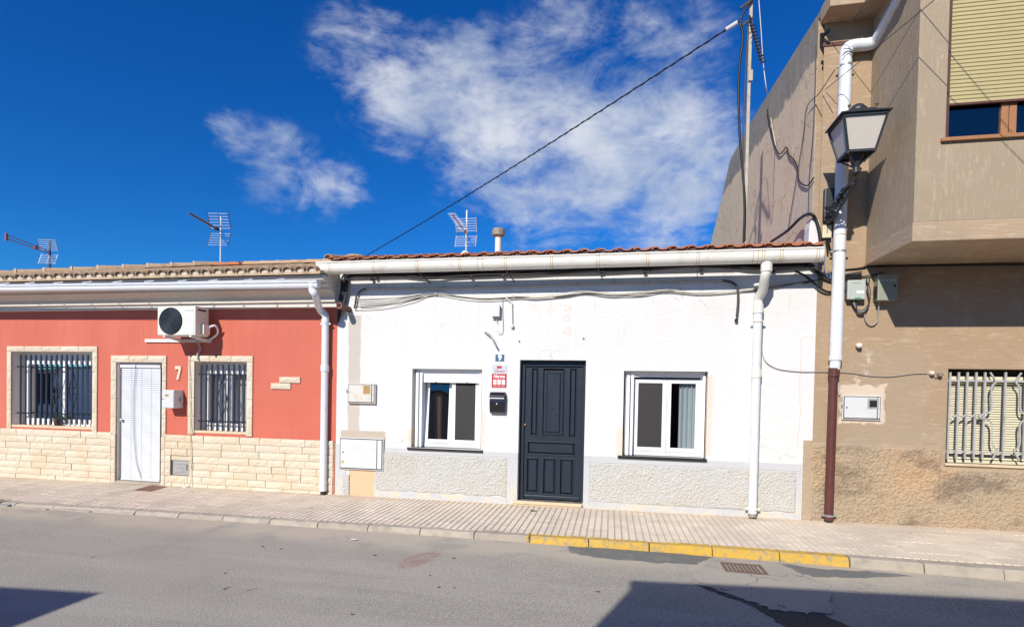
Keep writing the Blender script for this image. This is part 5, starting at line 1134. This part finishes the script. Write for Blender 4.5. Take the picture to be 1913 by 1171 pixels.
for r_ in (rf4, r2, r3, r4): mb.v += [tuple(v) for v in r_]
for k in range(3):
    for i in range(4): mb.f.append((k*4+i, k*4+(i+1) % 4, k*4+4+(i+1) % 4, k*4+4+i))
mb.f += [(3, 2, 1, 0), (12, 13, 14, 15)]; mb.build('hood', 'lamp_iron', lt)
MB().lathe((LX, LY, LZ1+.10), [(.10, 0), (.11, .03), (.06, .09), (.02, .11)], 14).build('chimney', 'lamp_iron', lt, smooth=True)
for v in ring4(.15, LZ1+.075): MB().lathe(v, [(.006, 0), (.008, .035), (.018, .045), (.018, .06), (.006, .07)], 8).build('finial', 'lamp_iron', lt)
for v in B4: MB().bar(v, (LX, LY, LZ0-.16), .014).build('cage_rod', 'lamp_iron', lt); 
for v in B4: MB().lathe(v-Vector((0, 0, .03)), [(.004, 0), (.014, .008), (.014, .02), (.005, .03)], 8).build('drop', 'lamp_iron', lt)
MB().lathe((LX, LY, LZ0-.24), [(.02, 0), (.045, .02), (.05, .04), (.03, .06), (.04, .10), (.075, .2), (.09, .24)], 14).build('socket', 'lamp_iron', lt, smooth=True)
K = Vector((LX, LY, LZ0-.25)); W0 = Vector((2.80, -.06, 4.10))
MB().tube(sm([K, K+Vector((-.005, .05, -.06)), K.lerp(W0, .35)+Vector((0, 0, .03)), K.lerp(W0, .7)+Vector((0, 0, .03)), W0+Vector((0, 0, .15))], 6), [.022]*24+[.026], 8).build('arm', 'lamp_iron', lt, smooth=True)
MB().tube(sm([K+Vector((0, .06, -.08)), K.lerp(W0, .45)+Vector((.0, 0, -.12)), K.lerp(W0, .8)+Vector((0, 0, -.12)), W0+Vector((0, 0, -.05))], 6), .018, 8).build('lower_arm', 'lamp_iron', lt, smooth=True)
MB().lathe(K+Vector((0, .07, -.07)), [(.01, -.04), (.04, -.02), (.045, 0), (.035, .03), (.01, .045)], 10).build('knuckle', 'lamp_iron', lt, smooth=True)
for k in range(26):                                       # scrollwork
    c_ = K.lerp(W0, .28+.029*k)+Vector((R_(-.03, .03), 0, R_(-.06, .03))); q = R_(.035, .065); sg = random.choice((-1, 1)); ax = Vector((.35, -.9, .3)).normalized()
    MB().tube([c_+ax*(math.cos(a)*q*(1-.07*i))+Vector((R_(-.004, .004), 0, 1))*(math.sin(a)*q*(1-.07*i)*sg) for i, a in enumerate([k2*.75 for k2 in range(11)])], .009, 5).build('scroll', 'lamp_iron', lt)
a = rect(1540, 352, 1562, 413, -.06)
MB().box(a[0], a[1], -.075, -.001, a[2], a[3]).build('wall_plate', 'lamp_iron', lt, bevel=.02)
t, a, b = cbox('junction_box', 'small cream box on the corner below the street lamp bracket', (1537, 420, 1554, 444), .08, 'box_cream')
for k in range(3): MB().lathe(((a.x+b.x)/2+.0, -.082, a.z-.04-.03*k), [(.004, -.004), (.009, 0)], 8, 'y').build('screw', 'gap_dark', t)
for k in (0, 1): MB().tube(sm([((a.x+b.x)/2+.03*k, -.04, b.z), ((a.x+b.x)/2+.03*k+.02, -.04, b.z-.12), ((a.x+b.x)/2+.05*k+.03, -.04, b.z-.20)], 4), .011, 7).build('tail', 'black_cable', t)
# ================================================================ aerials
def aerial(label, Y, pm_, pt, pb, tip, mast_m, boom_m, grid_m, Lr, W_, style=0):
    base = at(*pm_, Y); top = at(*pt, Y); hub = at(*pb, Y); top = Vector((base.x, Y, top.z)); hub.x = base.x
    t = thing('tv_aerial', label, 'tv aerial', (base.x, Y, base.z-.35))
    MB().tube([(base.x, Y, base.z-.35), tuple(top)], .020, 8).build('mast', mast_m, t, smooth=True)
    P = onZ(*tip, hub.z+.0); b = (P-hub)
    if b.length > 1.15: b = b.normalized()*1.15
    b0 = b.normalized(); l = b0.cross(Vector((0, 0, 1))).normalized()
    if style == 1:
        for e in (-1, 1): MB().tube([hub+Vector((0, 0, .02*e)), hub+b*.35+Vector((0, 0, .025*e)), hub+b+Vector((0, 0, .035*e))], .008, 6).build('boom', boom_m, t)
        MB().bar(hub+b-Vector((0, 0, .07)), hub+b+Vector((0, 0, .06)), .028, .04).build('director', boom_m, t); MB().bar(hub+b*.35-Vector((0, 0, .04)), hub+b*.35+Vector((0, 0, .04)), .05, .05).build('dipole', boom_m, t)
    else:
        MB().tube([hub-b0*.06, hub+b], .011, 6).build('boom', boom_m, t)
        n = 11
        for i in range(n):
            c_ = hub+b*(.25+.75*i/(n-1)); w_ = .085-.002*i
            MB().tube([c_-l*w_, c_+l*w_], .0045, 5).build('director', grid_m if style == 2 else boom_m, t)
            if style == 0: MB().lathe(c_, [(.004, -.02), (.024, -.012), (.024, .012), (.004, .02)], 6).build('director_knob', boom_m, t)
        MB().bar(hub+b*.16-Vector((0, 0, .03)), hub+b*.16+Vector((0, 0, .03)), .05, .11).build('dipole', boom_m, t)
    for sg in (-1, 1):                                     # corner reflector
        d_ = (b0*.45+Vector((0, 0, sg))).normalized(); c_ = hub+Vector((0, 0, sg*.03))
        for e in (-1, 0, 1): MB().tube([c_+l*W_*e, c_+l*W_*e+d_*Lr], .008 if e else .005, 5).build('reflector_rib', mast_m if style == 2 else boom_m if style == 0 else grid_m, t)
        for k in range(6): q = c_+d_*Lr*(k+.5)/6; MB().tube([q-l*W_, q+l*W_], .0033, 4).build('reflector_rod', grid_m, t)
    return t
aerial('tall tv aerial with long dark yagi boom standing on red house ridge', 2.15, (412, 490), (407, 406), (410, 432), (346, 394), 'alu_dull', 'ant_dark', 'galv', .36, .22)
aerial('small tv aerial with reddish twin boom at the far left roof', .9, (93, 508), (91, 450), (92, 472), (6, 440), 'ant_dark', 'ant_red', 'alu_dull', .24, .15, style=1)
t = aerial('white grid tv aerial rising above the white house tiles', 1.6, (871, 470), (872, 393), (870, 437), (838, 391), 'alu_dull', 'conduit_paint', 'steel_white', .26, .19, style=2)
# flue with round cap
a = at(930.5, 470, 1.6); zt_ = at(931, 430, 1.6).z
t = thing('flue_pipe', 'cream metal flue pipe with round cap on the white house roof', 'chimney', (a.x, 1.6, a.z-.3))
MB().lathe((a.x, 1.6, a.z-.3), [(.058, 0), (.058, zt_-a.z+.28)], 18).build('pipe', 'gutter_white', t, smooth=True)
MB().lathe((a.x, 1.6, zt_), [(.06, -.12), (.115, -.10), (.118, -.0), (.10, .02), (.02, .025)], 20).build('cap', 'cap_rust', t, smooth=False)
# mast with guy cable beside the gable
YM = .6; mx_ = at(1391, 445, YM).x; mz = at(1391, 445, YM).z
t = thing('antenna_mast', 'tall thin mast with cables in front of the brown gable wall', 'mast', (mx_, YM, mz-.25))
MB().box(mx_-.022, mx_+.022, YM-.022, YM+.022, mz-.25, at(1400, -70, YM).z).build('pole', 'mast', t, bevel=.004)
a = at(1402, 142, YM-.03); MB().box(a.x-.03, a.x+.03, YM-.05, YM-.022, a.z-.08, a.z+.08).build('coupling', 'mast', t, bevel=.004)
hub = at(1400, 30, YM-.05); tip = at(1424, 116, YM-.3)
MB().tube([hub, tip], .014, 6).build('yagi_boom', 'black_cable', t)
for i in range(12): c_ = hub.lerp(tip, .2+.8*i/11); MB().tube([c_-Vector((.06, .05, -.01)), c_+Vector((.06, .05, .015))], .006, 4).build('yagi_rod', 'black_cable', t); MB().lathe(c_, [(.005, -.02), (.022, -.01), (.022, .01), (.005, .02)], 6).build('yagi_knob', 'ant_dark', t)
for px, py in ((1393, 8), (1397, 40)): c_ = at(px, py, YM-.04); MB().bar(c_-Vector((.08, 0, .06)), c_+Vector((.08, .02, .06)), .03, .03).build('clamp', 'ant_dark', t)
wire('cable', 'black cable hanging down alongside the tall mast to the roof', 'cable', [at(1408, -4, YM-.05), at(1392, 20, YM-.06), at(1383, 45, YM-.07), at(1388, 70, YM-.07), at(1381, 130, YM-.06), at(1380, 200, YM-.05), at(1383, 270, YM-.05), at(1389, 340, YM-.06), at(1391, 400, YM-.06), at(1389, 450, YM-.05)], .017, 'black_cable')
wire('cable', 'second dark cable clipped close to the tall mast', 'cable', [at(1398, 50, YM-.05), at(1391, 180, YM-.04), at(1388, 300, YM-.05), at(1393, 380, YM-.04), at(1392, 448, YM-.04)], .010, 'ant_dark')
A0 = at(1381, 40, YM-.05); A1 = at(640, 503, 9.0); n = 24
mb = MB(); pts = [A0.lerp(A1, i/n)-Vector((0, 0, .10*math.sin(math.pi*i/n))) for i in range(n+1)]
oc = thing('overhead_cable', 'long twisted black overhead cable sloping across the sky to the mast', 'cable', A0)
mb.tube(pts, .011, 6).build('strand', 'black_cable', oc, smooth=True)
pf_ = sm(pts, 12); dirn = (A1-A0).normalized(); u1 = dirn.orthogonal().normalized(); u2 = dirn.cross(u1)
MB().tube([p+(u1*math.cos(i*1.0)+u2*math.sin(i*1.0))*.011 for i, p in enumerate(pf_)], .009, 5).build('strand', 'black_cable', oc, smooth=True)
dv = (A1-A0).normalized(); MB().tube([A0+dv*.02, A0+dv*.2], .026, 6).build('clamp', 'steel_white', oc)
# wires on the gable wall
XG = XB0-.02
for lab, pts, r, m_ in (
    ('thin pale wire hanging slack from the sky onto the gable wall', [at(1417, -8, .3), at(1422, 60, .35), at(1426, 120, .4), at(1434, 180, .5), onX(1446, 245, XG-.08)], .006, 'white_cable'),
    ('thin pale wire end curling against the gable wall', [onX(1440, 220, XG-.03), onX(1445, 250, XG-.02), onX(1449, 272, XG-.02)], .005, 'white_cable'),
    ('black wire zigzagging across the gable wall of brown house', [onX(1433, 205, XG), onX(1438, 235, XG), onX(1446, 268, XG), onX(1456, 288, XG), onX(1469, 276, XG), onX(1474, 290, XG), onX(1484, 300, XG), onX(1490, 315, XG), onX(1493, 338, XG), onX(1508, 347, XG), onX(1520, 332, XG)], .010, 'black_cable'),
    ('dark cable running straight down the gable wall corner', [onX(1524, 85, XG), onX(1523, 150, XG), onX(1519, 250, XG), onX(1512, 330, XG), onX(1510, 398, XG)], .008, 'ant_dark'),
    ('thin wire bowing down the middle of gable wall', [onX(1560, 130, XG+.0), onX(1530, 175, XG-.01), onX(1508, 200, XG-.02), onX(1500, 260, XG-.01), onX(1490, 320, XG-.01), onX(1472, 430, XG-.01)], .006, 'ant_dark')):
    wire('cable', lab, 'cable', pts, r, m_)
for lab, a, r, c_ in (('upper thin wire stretched from the gable corner out over the street', Vector((2.78, -.03, 6.56)), .0045, -.10), ('lower thin wire stretched past the tall downpipe out over the street', Vector((2.76, -.03, 5.86)), .0045, .02)):
    b = a+Vector((.27, -1, c_))*9.4; tag(MB().tube([a.lerp(b, i/12)-Vector((0, 0, .10*math.sin(math.pi*i/12))) for i in range(13)], r, 5).build('cable', 'ant_dark'), lab, 'cable')
t = thing('wire_anchor', 'black iron wire anchor at the top corner of the gable', 'anchor', at(1545, 62, -.05)); MB().bar(at(1537, 68, -.03), at(1550, 56, -.15), .04, .03).build('hook', 'iron_black', t)
tag(MB().tube(sm([at(1574, 104, -.2), at(1585, 96, -.2), at(1594, 100, -.2), at(1588, 92, -.2), at(1576, 92, -.2)], 4), .006, 5).build('tie_wire', 'ant_dark'), 'loop of wire tied round the top of the tall downpipe', 'wire')
# ================================================================ houses across the street (out of frame, they shade the road)
def opposite(name, label, x0, x1, hl, hr, mat):
    y1 = -9.6; t = thing(name, label, 'house', ((x0+x1)/2, -12, 0))
    MB().prism([(x0, y1, -.3), (x1, y1, -.3), (x1, y1, hr), (x0, y1, hl)], (0, -7, 0)).build('wall', mat, t)
    MB().prism([(x0-.04, y1+.05, hl), (x1+.04, y1+.05, hr), (x1+.04, y1+.05, hr+.06), (x0-.04, y1+.05, hl+.06)], (0, -7.1, 0)).build('roof', 'opp_roof', t)
    n = int((x1-x0)/2.6)
    for i in range(n):
        xc = x0+(x1-x0)*(i+.5)/n; d_ = i % 3 == 1
        MB().box(xc-.5, xc+.5, y1-.02, y1+.012, .0 if d_ else .9, 2.15).build('door' if d_ else 'window', 'wood_dark' if d_ else 'gap_dark', t); MB().box(xc-.6, xc+.6, y1, y1+.05, 2.16, 2.26).build('lintel', 'step_stone', t)
        if not d_:
            for k in range(7): MB().box(xc-.45+k*.15-.01, xc-.45+k*.15+.01, y1+.03, y1+.05, .85, 2.15).build('window_bar', 'iron_navy', t)
yo = -9.55
_g = lambda px, py: Vector((*gpt(px, py, gz(gpt(px, py)[0])+RZ(gpt(px, py)[0])), gz(gpt(px, py)[0])+RZ(gpt(px, py)[0])))
P0 = _g(1188, 1084); k = (P0.y-yo); ax_ = P0.x-.316*k; ah = P0.z+.691*k
P1 = _g(1913, 1118); k1 = (P1.y-yo); bx_ = P1.x-.316*k1; bhh = P1.z+.691*k1; sl_ = (bhh-ah)/(bx_-ax_)
opposite('opposite_house', 'cream house across the street whose shadow falls on the road at right', ax_, 14, ah-.06, ah-.06+sl_*(14-ax_)*.9, 'opp_wall')
P2 = _g(183, 1106); k2 = P2.y-yo; cx_ = P2.x-.316*k2; ch = P2.z+.691*k2
opposite('opposite_house', 'pale house across the street whose shadow reaches the road at far left', -24, cx_, ch-1.3, ch-.06, 'opp_wall_white')
bpy.context.view_layer.update()
